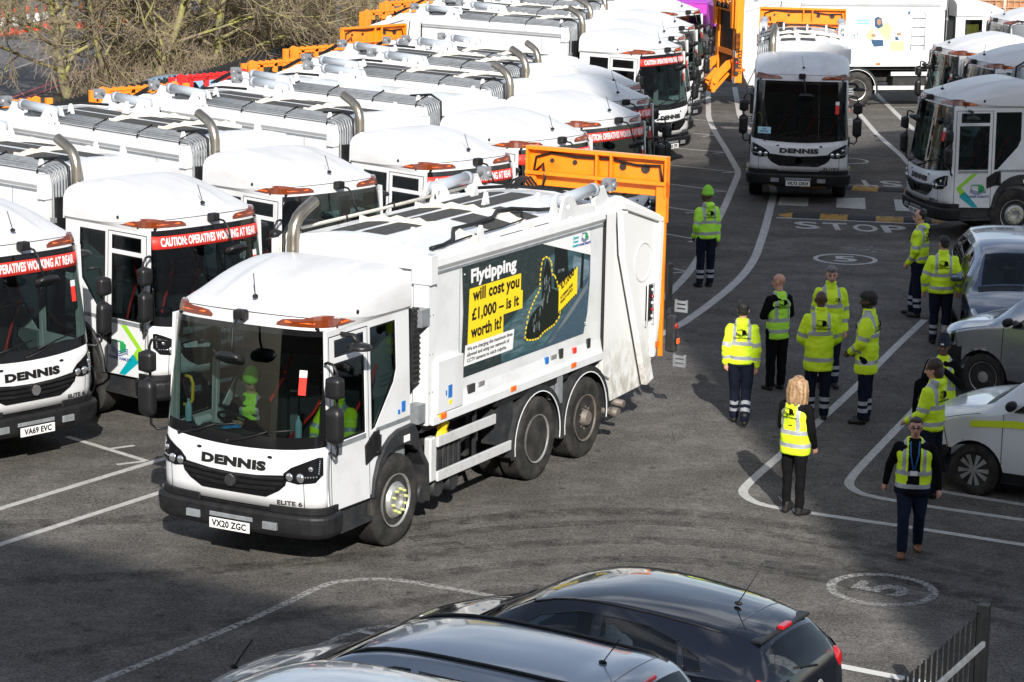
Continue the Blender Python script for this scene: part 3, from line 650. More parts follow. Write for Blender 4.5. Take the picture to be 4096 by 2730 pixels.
def poster(root):
    u0, u1 = POSTER_U; z0, z1 = POSTER_Z; W = u1-u0; H = z1-z0
    pm = mat('poster_night_photo', (.03, .075, .09), .4, nz=(3.2, (.11, .20, .22), .45, .75, (1, .5, 2.5)))
    pv = mat('poster_pavement', (.10, .17, .19), .4, nz=(6, (.035, .07, .085), .4, .62, (1, .5, 4)))
    brick = mat('poster_brickwork', (.020, .030, .032), .4, nz=(9, (.045, .065, .066), .48, .7, (1, 1, 3)))
    bag = mat('poster_bag_black', (.006, .008, .009), .4); shine = mat('poster_bag_shine', (.16, .19, .2), .4); road = mat('poster_road_blue', (.035, .07, .11), .4, nz=(30, (.06, .1, .15), .4, .6))
    def q(x, y, o): return (1.0225+o, u0+x*W, z0+y*H)
    base = [(0.0, 1), (.985, 1), (1.0, .8), (1.0, .5), (.985, .2), (.955, 0), (-.02, 0), (.005, .25), (.012, .6)]
    def pl(name, P, o, m, parent): mb = MB(); mb.plate(P, [], lambda x, y, t: q(x, y, o-t), .003); return link(name, mk(name, mb, m), parent)
    FY = lambda P: [(x, .115+.79*y) for x, y in P]
    P0 = pl('poster', base, .004, brick, root)
    pl('poster_pavement', [(.28, .30), (.62, .66), (.62, .86), (.86, .9), (1.0, .72), (1.0, .5), (.985, .2), (.955, .0), (.30, .0)], .0045, pm, P0)
    pl('poster_pavement', [(.30, .28), (.5, .50), (.62, .44), (.45, .05), (.30, .06)], .005, pv, P0)
    pl('poster_pavement', [(.84, .55), (.86, .80), (.99, .70), (.995, .5), (.90, .34)], .005, mat('poster_street', (.20, .28, .33), .4, nz=(7, (.1, .15, .19), .4, .65, (1, .6, 3))), P0)
    pl('poster_road', [(.60, .0), (.66, .08), (.80, .28), (.94, .52), (.99, .56), (.985, .2), (.955, 0)], .0055, road, P0)
    for d in (0, .018): pl('poster_kerb_line', [(.655+d, .03), (.667+d, .03), (.815+d, .25), (.985, .50-d*2), (.985, .475-d*2), (.82+d, .225)], .006, shine, P0)
    pl('poster_post', [(.915, .46), (.925, .80), (.945, .79), (.94, .45)], .006, bag, P0)
    pl('poster_bin', [(.70, .55), (.70, .93), (.80, .93), (.82, .60), (.80, .50)], .006, bag, P0)
    link('lettering', text('LITTER', .055, shine, 0, 1), P0, q(.755, .69, .008), LEFT)
    pl('poster_bag', FY([(.47, .03), (.49, .18), (.52, .30), (.57, .38), (.60, .40), (.585, .30), (.60, .42), (.605, .62), (.615, .78), (.635, .92), (.655, .88), (.675, .72), (.68, .55), (.73, .50), (.76, .40), (.765, .22), (.72, .10), (.64, .06), (.58, .01)]), .0065, bag, P0)
    rr = random.Random(4)
    for (cx, cy, sx, sy, n) in ((.565, .27, .03, .12, 9), (.64, .68, .022, .10, 8), (.625, .46, .035, .06, 7)):
        for k in range(n):
            x = cx+rr.uniform(-sx, sx); y = .115+.79*(cy+rr.uniform(-sy, sy)); pl('poster_bag_crease', [(x, y), (x+.005, y+.005), (x+.012-rr.random()*.02, y-.07), (x+.002-rr.random()*.01, y-.06)], .0072, shine, P0)
    ol = [(.60, .93), (.625, .955), (.65, .93), (.675, .86), (.68, .72), (.70, .70), (.72, .62), (.745, .47), (.755, .3), (.75, .18), (.71, .10), (.62, .05), (.585, .0), (.545, -.02+.02), (.50, .0+.02), (.475, .05), (.48, .16), (.50, .34), (.55, .50), (.585, .58), (.585, .74), (.60, .93)]
    ol = FY(ol); mb = MB(); acc = 0
    for (a, b_) in zip(ol, ol[1:]):
        ax, ay, bx, by = a[0]*W, a[1]*H, b_[0]*W, b_[1]*H; L = math.hypot(bx-ax, by-ay); n = max(1, int(L/.055))
        for k in range(n):
            t0, t1 = (k+.0)/n, (k+.62)/n; dx, dy = (bx-ax)/L, (by-ay)/L; w_ = .011
            p = [(ax+(bx-ax)*t0, ay+(by-ay)*t0), (ax+(bx-ax)*t1, ay+(by-ay)*t1)]
            Q = [(p[0][0]-dy*w_, p[0][1]+dx*w_), (p[1][0]-dy*w_, p[1][1]+dx*w_), (p[1][0]+dy*w_, p[1][1]-dx*w_), (p[0][0]+dy*w_, p[0][1]-dx*w_)]
            mb.plate([(x/W, y/H) for x, y in Q], [], lambda x, y, t: q(x, y, .0095-t), .002)
    link('dotted_outline', mk('dotted_outline', mb, yelst), P0, kind='stuff')
    pl('yellow_panel', [(.055, .785), (.435, .785), (.435, .625), (.45, .625), (.45, .455), (.305, .455), (.305, .285), (.045, .285)], .0075, yelst, P0)
    pl('white_panel', [(.03, .285), (.39, .285), (.38, .10), (.02, .10)], .0075, whitev, P0)
    pl('white_panel', [(.60, 1.0), (.985, 1.0), (1.0, .78), (1.0, .755)], .0075, whitev, P0)
    def T(s, x, y, width, cap, m, bold):
        me = text(s, .2, m, bold, 1, .001, 'LEFT').copy(); xs = [v.co.x for v in me.vertices]; H_ = text('H', .2, m, bold, 1, .001, 'LEFT'); hy = [v.co.y for v in H_.vertices]; k = width/(max(xs)-min(xs)); kz = cap/(max(hy)-min(hy)); x0_ = min(xs); y0_ = min(v.co.y for v in text('H', .2, m, bold, 1, .001, 'LEFT').vertices)
        for v in me.vertices: v.co.x = (v.co.x-x0_)*k; v.co.y = (v.co.y-y0_)*kz
        link('lettering', me, P0, q(x, y, .0115), (R(90), 0, R(90)))
    T('Flytipping', .06, .835, .335*W, .165, whitev, .008)
    T('will cost you', .075, .665, .345*W, .150, blackv, .006); T('£1,000 – is it', .070, .495, .35*W, .140, blackv, .006); T('worth it?', .065, .335, .225*W, .150, blackv, .006)
    for i, (s, w_) in enumerate((('We are charging the maximum fines', .335), ('allowed and using our network of', .31), ('CCTV cameras to catch culprits.', .29))): T(s, .04, .232-.052*i, w_*W, .042, blackv, .001)
    pl('yellow_notice', [(.74, .29), (.74, .56), (.89, .68), (.89, .42)], .0085, yelst, P0)
    for s_, y_, z_ in (('£1,000', .575, .155), ('FLYTIPPING FIXED', .455, .050), ('PENALTY NOTICE', .41, .050)):
        link('lettering', text(s_, z_, blackv, .004 if z_ > .1 else .001, .85, .001, 'LEFT'), P0, q(.752, y_-.03, .012), (R(90), R(-22), R(90)))
    mb = MB()
    for k in range(10):
        for (xa, ya) in ((.742, .565), (.742, .30)):
            x = xa+k*.014; y = ya+k*.0123-.012; mb.plate([(x, y-.004), (x+.007, y-.002), (x+.010, y+.022), (x+.003, y+.02)], [], lambda a, c, t: q(a, c, .011-t), .002)
    link('hazard_stripes', mk('hazard_stripes', mb, blackv), P0, kind='stuff')
    crest(P0, q(.945, .93, .0125), LEFT, .20, (navyp, gr2, navyp), navyp, tsize=.2)
    link('lettering', text('Cleaner\nTower\nHamlets', .05, teal, .0005), P0, q(.868, .93, .0125), LEFT)
    for x, y in ((.015, .93), (.97, .08), (.0, .05), (.965, .1)):
        mb = MB(); mb.ball((0, 0, 0), .014, 0, 8, 5); link('screw', CA.setdefault('screw', mk('screw', mb, steel)), P0, q(x, y, .006))
    return P0
def recycle_art(root):
    """side artwork of the long truck, on its right side (x = -1.02)"""
    def q(u, z, o=0): return (-1.0225-o, u, z)
    lb = mat('print_pale_blue', (.45, .72, .78), .5); ye = mat('print_pale_yellow', (.85, .78, .30), .5); dn = mat('print_navy', (.03, .08, .16), .5); sk = mat('print_brown', (.36, .2, .12), .5); gt = mat('print_grey_teal', (.10, .20, .22), .5)
    def pl(P, m, o, name='artwork_shape', parent=None): mb = MB(); mb.plate(P, [], lambda u, z, t: q(u, z, o-t), .003); return link(name, mk(name, mb, m), parent or root)
    A = pl([(3.1, 1.65), (6.6, 1.65), (6.6, 2.92), (3.1, 2.92)], whitev, .004, 'side_artwork')
    for s, u, z, sz in (('Tower', 6.15, 2.56, .24), ("back it!", 5.45, 2.1, .25)): link('lettering', text(s, sz, gt, .005, 1.05, .001), A, q(u-(.0 if s == 'Tower' else .0), z, .007), RIGHT)
    pl([(4.93+.26*math.cos(a), 2.52+.15*math.sin(a)) for a in [2*math.pi*i/20 for i in range(20)]], lb, .006, parent=A)
    for i, s in enumerate(('Learn how to', 'recycle right!')): link('lettering', text(s, .07, teal, .001), A, q(4.93, 2.55-.08*i, .009), RIGHT)
    pl([(4.55, 2.22), (4.65, 2.35), (4.85, 2.1), (4.7, 1.96), (4.35, 2.15), (4.1, 1.9), (4.0, 2.35), (4.2, 2.5), (4.45, 2.4)], ye, .006, parent=A)
    pl([(4.30, 2.38), (4.36, 2.62), (4.48, 2.66), (4.58, 2.6), (4.56, 2.38), (4.45, 2.3)], dn, .007, parent=A); pl([(4.37, 2.44), (4.37, 2.57), (4.45, 2.6), (4.5, 2.56), (4.49, 2.45), (4.43, 2.41)], sk, .009, parent=A)
    pl([(4.28, 1.98), (4.26, 1.80), (4.55, 1.78), (4.62, 1.88), (4.66, 2.0)], dn, .008, parent=A); pl([(4.36, 2.0), (4.42, 2.26), (4.6, 2.22), (4.55, 1.98)], whitev, .009, parent=A); pl([(4.5, 2.12), (4.6, 2.18), (4.68, 2.1), (4.56, 2.05)], sk, .010, parent=A)
    pl([(3.62, 1.95), (4.05, 1.95), (4.05, 1.66), (3.62, 1.66)], ye, .007, parent=A); pl([(3.7, 2.14), (3.76, 2.2), (3.86, 2.19), (3.88, 2.12), (3.8, 2.1)], sk, .008, parent=A)
    pl([(3.78, 1.98), (3.84, 2.08), (3.92, 2.07), (3.9, 1.97)], dn, .009, parent=A)
    crest(A, q(3.55, 2.74, .007), RIGHT, .2, (galv, dn, galv), galv)
def bent(name, s, size, bold, width, v0, z0, t, m=None, off=.006):
    key = ('bent', s)
    if key not in CA:
        me = text(s, size, m or blackv, bold, 1, .002).copy(); xs = [v.co.x for v in me.vertices]; k = width/(max(xs)-min(xs)); cx = (max(xs)+min(xs))/2
        for v in me.vertices: v.co = frv(v0+(v.co.x-cx)*k, z0+v.co.y, off+v.co.z)
        me.name = name; CA[key] = me
    return link(name, CA[key], t)
def truck(label, x, y, head, plate='', model='ELITE 6', banner=False, exhaust=True, lift='low', door=False, art=None, pipes='wide', crew=False, strips=True, steer=0, liftcol=None, loc_sign=None, name='refuse_truck', kw_sign=None, ladder=False):
    t = thing(name, label, 'bin lorry', (x, y, 0), R(head+90), 'council refuse trucks')
    LAST = [None]
    def P(n, k, fn, m, **kw): LAST[0] = part(n, k, t, fn, m, **kw); return LAST[0]
    P('front_panel', 'fp', f_panel, white, solid=.02); ws = P('windscreen', 'ws', f_wind, (frit, gls, glsd)); roof = P('cab_roof', 'roof', f_roof, white_roof)
    for s, n in ((1, 'L'), (-1, 'R')):
        sdp = P('cab_side', 'side'+n, f_side(s), white, bevel=.004); part('quarter_window', 'qw'+n, sdp, f_glass(WIN['q'], s), glsm); 
        dr = P('cab_door', 'door'+n, f_door(s), white, bevel=.004); part('door_window', 'dw'+n, dr, f_glass(WIN['lo'], s), glsm); part('door_vent_window', 'dv'+n, dr, f_glass(WIN['up'], s), glsm)
        part('door_handle', 'dh'+n, dr, f_handle(s), blackp, bevel=.006); part('grab_handle', 'gh'+n, dr, f_gripc(s), blackp); part('reflective_strip', 'rs'+n, dr, f_strip(s), galv)
        for q_ in ('lo', 'q', 'up'):
            part('window_seal', 'wse'+n+q_, dr if q_ != 'q' else sdp, (lambda w_, s_: lambda b: b.plate(w_, [offs(w_, .022)], lambda u, z, tt: sd(u, z, -.004-tt, s_), .02))(WIN[q_], s), frit)
        if door:
            part('livery_arrow', 'arw'+n, dr, f_arrow(s), (green_l, teal)); c0 = sd(.87, 1.0, .010, s); crest(dr, c0, LEFT if s > 0 else RIGHT, .34, (gr2, gr2, navyp), navyp, tsize=.17)
        P('amber_lamp', 'lamp'+n, f_lamp(s), amber); [part('lamp_reflector', 'lref%s%d' % (n, q), LAST[0], (lambda f0, f1, s=s: lambda b: b.loft([[fr(s*f, 2.735, .017), fr(s*f, 2.752, .012), fr(s*f, 2.752, -.02), fr(s*f, 2.735, -.02)] for f in (f0, (f0+f1)/2, f1)], sm=False))(f0_, f1_), orl) for q, (f0_, f1_) in enumerate(((.52, .60), (.70, .86)))]; part('lamp_reflector', 'lrefs'+n, LAST[0], (lambda s=s: lambda b: b.box(*sorted((s*.95, s*1.017)), .60, .76, 2.72, 2.742))(), orl); P('headlight', 'hl'+n, f_hl(s), frit, bevel=.004)
        hl = LAST[0]
        for k, (v, z, r) in enumerate(((.71, 1.10, .045), (.83, 1.10, .05), (.93, 1.20, .03))): part('lamp_lens', 'hx%s%d' % (n, k), hl, f_hlens(s*v, z, r), lens)
        part('led_strip', 'led'+n, hl, f_led(s), lens)
        P('wheel_arch', 'wa'+n, f_archflare(s), arch, bevel=.012); part('side_marker', 'wal'+n, LAST[0], f_archlite(s), whitev, bevel=.006)
        P('mud_flap', 'mf'+n, f_flap(s), arch); P('cab_step', 'cs'+n, f_step(s), arch)
        mi = P('door_mirror', 'mi'+n, f_mirror(s), mirror_m); part('mirror_housing', 'mh1'+n, mi, f_mhouse(s, 1.99, 2.25, .10), mirror_m); part('mirror_housing', 'mh2'+n, mi, f_mhouse(s, 1.49, 1.93, .098), mirror_m)
        P('marker_lamp', 'ml'+n, f_marker(s*.88, 2.685), frit); P('marker_lamp', 'mk'+n, f_marker(s*.46, 1.285), frit)
        P('roof_light', 'be'+n, f_beacon(s), blackp)
        for zz, uu, k in ((.93, 4.0, 0), (.52, 4.52, 1)): P('side_guard', 'sg%s%d' % (n, k), f_gard(s, zz, uu), alu, bevel=.006)
        P('guard_post', 'gp'+n, f_gpost(s), alu, bevel=.02)
        P('lower_rail', 'rl'+n, f_rail(s), white); P('top_ledge', 'tl'+n, f_topledge(s), galv)
        for uc in (5.06, 6.38): P('mudguard', 'mg%s%s' % (n, uc), f_mud(s, uc), arch); part('mudguard_trim', 'mt%s%s' % (n, uc), LAST[0], f_mudtrim(s, uc), whitev)
        rb = P('ram_bracket', 'rb'+n, f_ramb(s), white, bevel=.006); rm = P('hydraulic_ram', 'rm'+n, f_ram(s), ramp_); part('ram_rod', 'rd'+n, rm, f_rod(s), galv)
        P('tailgate_side', 'ts'+n, f_tailside(s), white_dirt if s > 0 else white, bevel=.008); P('tailgate_disc', 'td'+n, f_taildisc(s), white)
        for u_ in (2.66, 4.35, 5.95): P('orange_marker', 'om%s%s' % (n, u_), f_box(*sorted((s*1.06, s*1.08)), u_, u_+.13, 1.25, 1.315), orl, bevel=.006)
        P('rear_lamp_box', 'lb'+n, f_lightbox(s), arch, bevel=.02); P('rear_screen', 'rsn'+n, (lambda s: lambda b: b.box(*sorted((s*1.09, s*1.13)), 8.66, 8.82, 1.6, 2.2))(s), blackp, bevel=.01); P('rear_lamp', 'rlm'+n, (lambda s: lambda b: b.ball((s*1.22, 8.78, 1.34), (.02, .045, .045), 0, 10, 6))(s), redl); [P('foot_step', 'fst%s%d' % (n, q), (lambda z0, z1: lambda b: [b.box(*sorted((s*1.16, s*1.33)), 8.86, 8.88, z0+k*.06, z0+k*.06+.035) for k in range(3)]+[b.box(*sorted((s*x_, s*(x_+.025))), 8.855, 8.885, z0, z1) for x_ in (1.15, 1.31)])(*zz_), galv) for q, zz_ in enumerate(((.76, .93), (1.52, 1.69)))]
        P('rear_marker', 'rk'+n, f_box(*sorted((s*1.245, s*1.26)), 8.74, 8.82, 1.1, 1.17), orl); P('rear_marker', 'rk2'+n, f_box(*sorted((s*1.045, s*1.07)), 8.47, 8.55, 1.08, 1.16), orl)
        add_wheel(t, s*1.075, 1.67, 'front', s, steer); add_wheel(t, s*1.07, 5.06, 'drive', s, 0, True); add_wheel(t, s*1.07, 6.38, 'tag', s)
    for s, n in ((1, 'L'), (-1, 'R')):
        P('panel_gap', 'pg'+n, (lambda s: lambda b: b.loft([[frv(s*.865-.004, z, .002), frv(s*.865+.004, z, .002), frv(s*.865+.004, z, -.01), frv(s*.865-.004, z, -.01)] for z in (.745, .85, .95, 1.04)], sm=False))(s), blackv)
        P('door_gap', 'dg'+n, (lambda s: lambda b: b.plate([(.362, .68), (1.143, .66), (1.143, 2.60), (.362, 2.60)], [[(.373, .69), (1.132, .672), (1.132, 2.592), (.373, 2.592)]], lambda u, z, t: sd(u, z, .002-t, s), .02))(s), blackv)
        P('tail_gap', 'tgp'+n, (lambda s: lambda b: b.box(*sorted((s*1.0, s*1.064)), 6.852, 6.866, 1.25, 3.1))(s), blackv)
        P('container_seam', 'csm'+n, (lambda s: lambda b: b.box(*sorted((s*1.02, s*1.024)), 3.14, 3.15, 1.62, 2.95))(s), galv)
        for q in range(6): P('rivet', 'rv%s%d' % (n, q), (lambda s, q: lambda b: b.ball((s*1.041, 2.44+.07*(q % 2), 1.6+.45*(q//2)), (.004, .012, .012), 0, 6, 4))(s, q), galv)
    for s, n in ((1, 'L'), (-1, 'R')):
        for q, PT in enumerate(([(7.425, 3.08), (7.44, 3.08), (7.535, 2.6), (8.375, .69), (8.36, .68), (7.52, 2.6)], [(7.245, 3.08), (7.262, 3.08), (7.342, 2.5), (8.142, .63), (8.128, .62), (7.325, 2.5)])): P('beam_gap', 'bg%s%d' % (n, q), (lambda s, PT: lambda b: b.prism(PT, 'x', s*1.0, s*1.02))(s, PT), arch)  # dark strips paint edge shading along both sides of the diagonal beam
    gr = P('grille', 'gr', f_grille, frit)
    for k in range(3): part('grille_slat', 'gs%d' % k, gr, f_slat(k), blackp)
    bd = part('badge', 'bd', gr, f_badge, blackp) if False else part('badge', 'bd', gr, f_badge, blackp); part('badge', 'bsp', gr, f_spokes, lens)
    sgn = kw_sign
    if sgn:
        so = P('windscreen_card', 'card', lambda b: cplate(b, [(-.90, 1.53), (-.62, 1.53), (-.62, 1.67), (-.90, 1.67)], lambda v, z, tt: frv(v, z, .010-tt), .003), mat('card_pale_blue', (.45, .72, .80), .5)); bent('lettering', sgn, .05, .0005, .17, -.76, 1.60, so, navyp, .014)
    bp = P('bumper', 'bu', f_bump, blackp, bevel=.012); part('fog_lamp', 'bl', bp, f_bumplow, galv, bevel=.006)
    if plate:
        pl = P('number_plate', 'np', f_box(-.262, .262, -.052, -.036, .425, .54), plate_w, bevel=.004)
        link('lettering', text(plate, .10, blackv, .0035, .92, .001), pl, (0, -.0535, .482), FRONT)
    bent('maker_lettering', 'DENNIS', .128, .0085, .84, 0, 1.175, t); bent('model_lettering', model, .068, .0015, .29 if model == 'ELITE 6' else .32, .70, .80, t)
    if banner:
        key = 'banner'
        if key not in CA:
            mb = MB(); mb.grid(lambda z, f: fr(f, 2.42+z*.17, .011), [0, .5, 1], [x*.93 for x in FS]); CA[key] = mk('warning_banner', mb, bannerm, solid=-.003)
            bt = text('CAUTION: OPERATIVES WORKING AT REAR', .152, whitev, .0048, .66, .001).copy()
            wd = max(v.co.x for v in bt.vertices); bt.name = 'lettering'
            bm = bmesh.new(); bm.from_mesh(bt); bmesh.ops.triangulate(bm, faces=bm.faces[:])
            for v in bm.verts:
                p = frv(v.co.x*.84/wd, 2.505+v.co.y, .016+v.co.z); v.co = p
            bm.to_mesh(bt); bm.free(); CA['bannertext'] = bt
        bo = link('warning_banner', CA[key], ws); link('lettering', CA['bannertext'], bo)
    for x_ in (-.75, -.08): P('windscreen_wiper', 'wi%s' % x_, f_wiper(x_), blackp)
    P('roof_aerial', 'ae', f_aerial, blackp); fm = P('front_mirror', 'fm', f_frontmirror, blackp); part('mirror_housing', 'fmh', fm, f_fmhouse, mirror_m); part('camera', 'cmb', fm, f_cambox, blackp, bevel=.02)
    P('kerb_mirror', 'km', f_kerbmirror(1), mirror_m)
    P('cab_interior', 'int', f_interior, cabin); P('dashboard', 'dsh', f_dash, dash); P('steering_wheel', 'stw', f_wheelst, blackp)
    for x_ in (-.5, .12, .62): s_ = link('seat', CA.get('seat') or CA.setdefault('seat', (lambda: (lambda m_: (f_seat(m_), mk('seat', m_, seatm, bevel=.04))[1])(MB()))()), t, (x_, 1.25, .98)); part('seat_belt', 'sb', s_, f_belt, belt)
    P('grab_rail', 'yr', f_yrail, yrail)
    P('sticker', 'stk', lambda b: b.plate([(.74, 1.98), (.82, 1.98), (.82, 2.24), (.74, 2.24)], [], lambda v, z, tt: frv(v, z, .012-tt), .003), bannerm)
    P('sticker', 'stw_', lambda b: b.plate([(.74, 2.17), (.82, 2.17), (.82, 2.245), (.74, 2.245)], [], lambda v, z, tt: frv(v, z, .014-tt), .003), whitev)
    # chassis and body
    P('chassis', 'ch', f_chassis, chassis); P('air_tank', 'tk', f_tanks, arch, bevel=.01); P('storage_box', 'cb', f_chockbox, arch, bevel=.02)
    P('container', 'co', f_cont, white, bevel=.004); P('front_beam', 'fb', f_frontbeam, white, bevel=.006); P('locker', 'lk', f_locker, white, bevel=.006)
    for u_ in (3.6, 4.9): P('roof_rib', 'rb%s' % u_, f_rib(u_), cream)
    if strips:
        for k in range(8): P('anti_slip_strip', 'gp%d' % k, f_grip(k), grip)
    for v_, u_ in ((-.9, 2.66), (.62, 2.75), (-.45, 6.1), (.1, 5.4), (.55, 5.95), (.95, 3.75)): P('lifting_lug', 'lg%s%s' % (v_, u_), f_lug(v_, u_), white)
    if pipes == 'wide': P('pipe_bundle', 'pw', f_pipes(6, -.98, .05), galv); clamps(P, 'w', -1.01, -.70)
    else: P('pipe_bundle', 'pn', f_pipes(3, -.94, .04), cream); clamps(P, 'n', -.97, -.83)
    P('pipe_screen', 'psc', f_screen, blackp)
    if exhaust: P('exhaust_pipe', 'ex', f_exh, stain)
    P('air_intake', 'ai', f_intake, blackp, bevel=.02); part('intake_slats', 'ais', LAST[0], f_slatv, arch); P('cab_bracket', 'cbk', f_brk, galv)
    P('tailgate', 'tg', f_tail, white_dirt, bevel=.01); P('rear_hoses', 'rh', f_hoses, blackp)
    P('valve_box', 'vb', f_valve, galv); P('body_sill', 'sill', f_sill, blackp); P('drain_pipe', 'dp', f_drain, rimb)
    ct = P('control_panel', 'ctl', f_controls, (blackp, whitev)); part('button', 'btn', ct, f_buttons, (whitev, redl))
    lc = liftcol or orange
    if lift == 'raised':
        L = P('bin_lift', 'lr', lambda b: (f_liftraised(b), f_liftpost(b)), (lc, galv), bevel=.006); part('lift_cable', 'lrc', L, f_liftcable, blackp); [part('lift_hole', 'lrh%s' % x, L, (lambda x, r: lambda b: b.tube([(x, 8.705, 3.46), (x, 8.719, 3.46)], r, 14, sm=False))(x, r), chassis) for x, r in ((-.35, .035), (.38, .05), (.72, .065), (-.7, .03))]
    elif lift:
        L = P('bin_lift', 'll'+lc.name, lambda b: (f_liftlow(b), f_liftpost(b)), lc, bevel=.006)
        for x_ in (-.5, -.1, .35): part('bin_hook', 'lk%s' % x_, L, f_lifthook(x_), blackp)
    if art == 'poster': poster(t)
    if art == 'recycle':
        recycle_art(t); A_ = P('lift_arm', 'lfa', f_liftarm, orange); P('hopper_opening', 'hop', f_box(-.98, .98, 8.675, 8.70, .7, 3.0), chassis); pp = P('lift_side_plate', 'lsp', lambda b: b.box(-1.13, -1.09, 8.58, 8.80, .75, 3.4), orange, bevel=.01); link('lettering', text('TERBERG', .17, blackv, .004, 1), pp, (-1.1325, 8.68, 1.35), (R(90), R(90), R(-90)))
    if crew: P('roof_cable', 'rc1', f_bend, blackp); P('roof_cable', 'rc2', f_bend2, blackp); P('yellow_rag', 'yrag', lambda b: b.loft([[(.9+.08*k*math.cos(a), 2.98+.14*k*math.sin(a)+.1*zz, 1.0+zz) for a in [2*math.pi*j/7 for j in range(7)]] for zz, k in ((-.14, .3), (-.06, .9), (.04, .6), (.12, .9), (.16, .2))], sm=False), yelst)
    if crew:
        for (u0, z0, w_, h_, m_) in ((1.84, 1.50, .075, .12, bluest), (1.76, 1.49, .04, .05, bluest), (2.62, 1.28, .13, .06, yelst)): part('sticker', 'sk%s%s' % (u0, z0), t, (lambda u0, z0, w_, h_: lambda b: b.box(1.03 if u0 < 2.1 else 1.04, 1.041 if u0 < 2.1 else 1.0675, u0, u0+w_, z0, z0+h_))(u0, z0, w_, h_), m_)
        for (u0, z0, w_, h_, m_) in ((2.80, 1.48, .09, .15, bluest), (2.74, 1.52, .03, .06, bluest), (2.82, 1.40, .07, .05, yelst)): part('sticker', 'sk%s%s' % (u0, z0), t, (lambda u0, z0, w_, h_: lambda b: b.box(1.08, 1.0875, u0, u0+w_, z0, z0+h_))(u0, z0, w_, h_), m_)
        for (u0, z0, w_, h_, m_) in ((5.3, 1.42, .08, .08, bluest), (5.45, 1.45, .14, .05, steel), (5.68, 1.42, .09, .12, arch), (6.05, 1.42, .09, .07, bannerm), (6.45, 1.42, .08, .12, arch), (3.35, 1.42, .16, .10, arch), (3.60, 1.46, .14, .05, steel)): part('side_label', 'sk%s%s' % (u0, z0), t, (lambda u0, z0, w_, h_: lambda b: b.box(1.015, 1.045, u0, u0+w_, z0, z0+h_))(u0, z0, w_, h_), m_)
    if ladder: P('ladder', 'lad', f_ladder, alu)
    return t
# ---------------------------------------------------------------- people
hiv = mat('hi_vis_yellow', (.74, 1.0, .02), .7, nz=(7, (.62, .92, .02), .45, .8), bump=(9, .5)); hiv2 = mat('hi_vis_lime', (.50, 1.0, .06), .7, nz=(7, (.42, .9, .04), .45, .8), bump=(9, .5))
refl = mat('reflective_tape', (.40, .42, .45), .4, metal=.1); navy = mat('navy_cloth', (.008, .012, .024), .9, nz=(8, (.016, .02, .036), .4, .8), bump=(10, .4), spec=.12); blackc = mat('black_cloth', (.006, .006, .007), .9, bump=(10, .4), spec=.12); jeans = mat('dark_jeans', (.010, .018, .04), .85, spec=.15)
skin_l = mat('skin_light', (.60, .33, .24), .5, nz=(9, (.52, .25, .18), .4, .8)); skin_p = mat('skin_pink', (.62, .32, .24), .45); skin_d = mat('skin_dark', (.085, .042, .026), .45); skin_b = mat('skin_brown', (.14, .07, .042), .45)
eyem = mat('eye_dark', (.02, .012, .01), .3); lipm = mat('lips', (.30, .09, .08), .5); bootm = mat('boot_black', (.015, .014, .013), .5); bootb = mat('boot_tan', (.20, .075, .035), .5)
hair_k = mat('hair_black', (.009, .008, .008), .6, nz=(30, (.03, .025, .02), .45, .7)); hair_g = mat('hair_grey', (.12, .115, .11), .6, nz=(30, (.3, .29, .28), .45, .7)); hair_bl = mat('hair_blonde', (.22, .12, .055), .5, nz=(26, (.50, .34, .19), .4, .65, (1, 1, .15))); hair_br = mat('hair_brown', (.03, .017, .012), .55, nz=(26, (.07, .04, .028), .4, .7))
beanie_m = mat('beanie_lime', (.30, .75, .06), .85, nz=(30, (.2, .55, .04), .4, .7)); beanie_n = mat('beanie_navy', (.012, .016, .03), .85)
def capsule(b, a, c, ra, rb, n=14, m=0):
    a = Vector(a); c = Vector(c); d = (c-a).normalized(); path = []; rs = []
    for k in (-.98, -.8, -.45, 0): path.append(a+d*ra*k); rs.append(ra*math.sqrt(max(.02, 1-k*k)))
    for k in (0, .45, .8, .98): path.append(c+d*rb*k); rs.append(rb*math.sqrt(max(.02, 1-k*k)))
    b.tube(path, rs, n, m)
def remesh(mb, voxel, smooth=4):
    me = mk('tmp', mb, blackc); o = bpy.data.objects.new('tmp', me); COL.objects.link(o)
    md = o.modifiers.new('r', 'REMESH'); md.mode = 'VOXEL'; md.voxel_size = voxel; md.use_smooth_shade = True
    s_ = o.modifiers.new('s', 'SMOOTH'); s_.iterations = smooth; s_.factor = .6
    dg = bpy.context.evaluated_depsgraph_get(); out = bpy.data.meshes.new_from_object(o.evaluated_get(dg)); bpy.data.objects.remove(o); bpy.data.meshes.remove(me); return out
def paint(me, mats, fn):
    me.materials.clear()
    for m in mats: me.materials.append(m)
    for p in me.polygons: p.material_index = fn(p.center); p.use_smooth = True
def segd(p, a, b):
    ab = b-a; t = max(0, min(1, (p-a).dot(ab)/ab.length_squared)); return (p-(a+ab*t)).length, t
def ell(b, c, rx, ry, rz, m=0): b.ball(c, (rx, ry, rz), m, 18, 14)
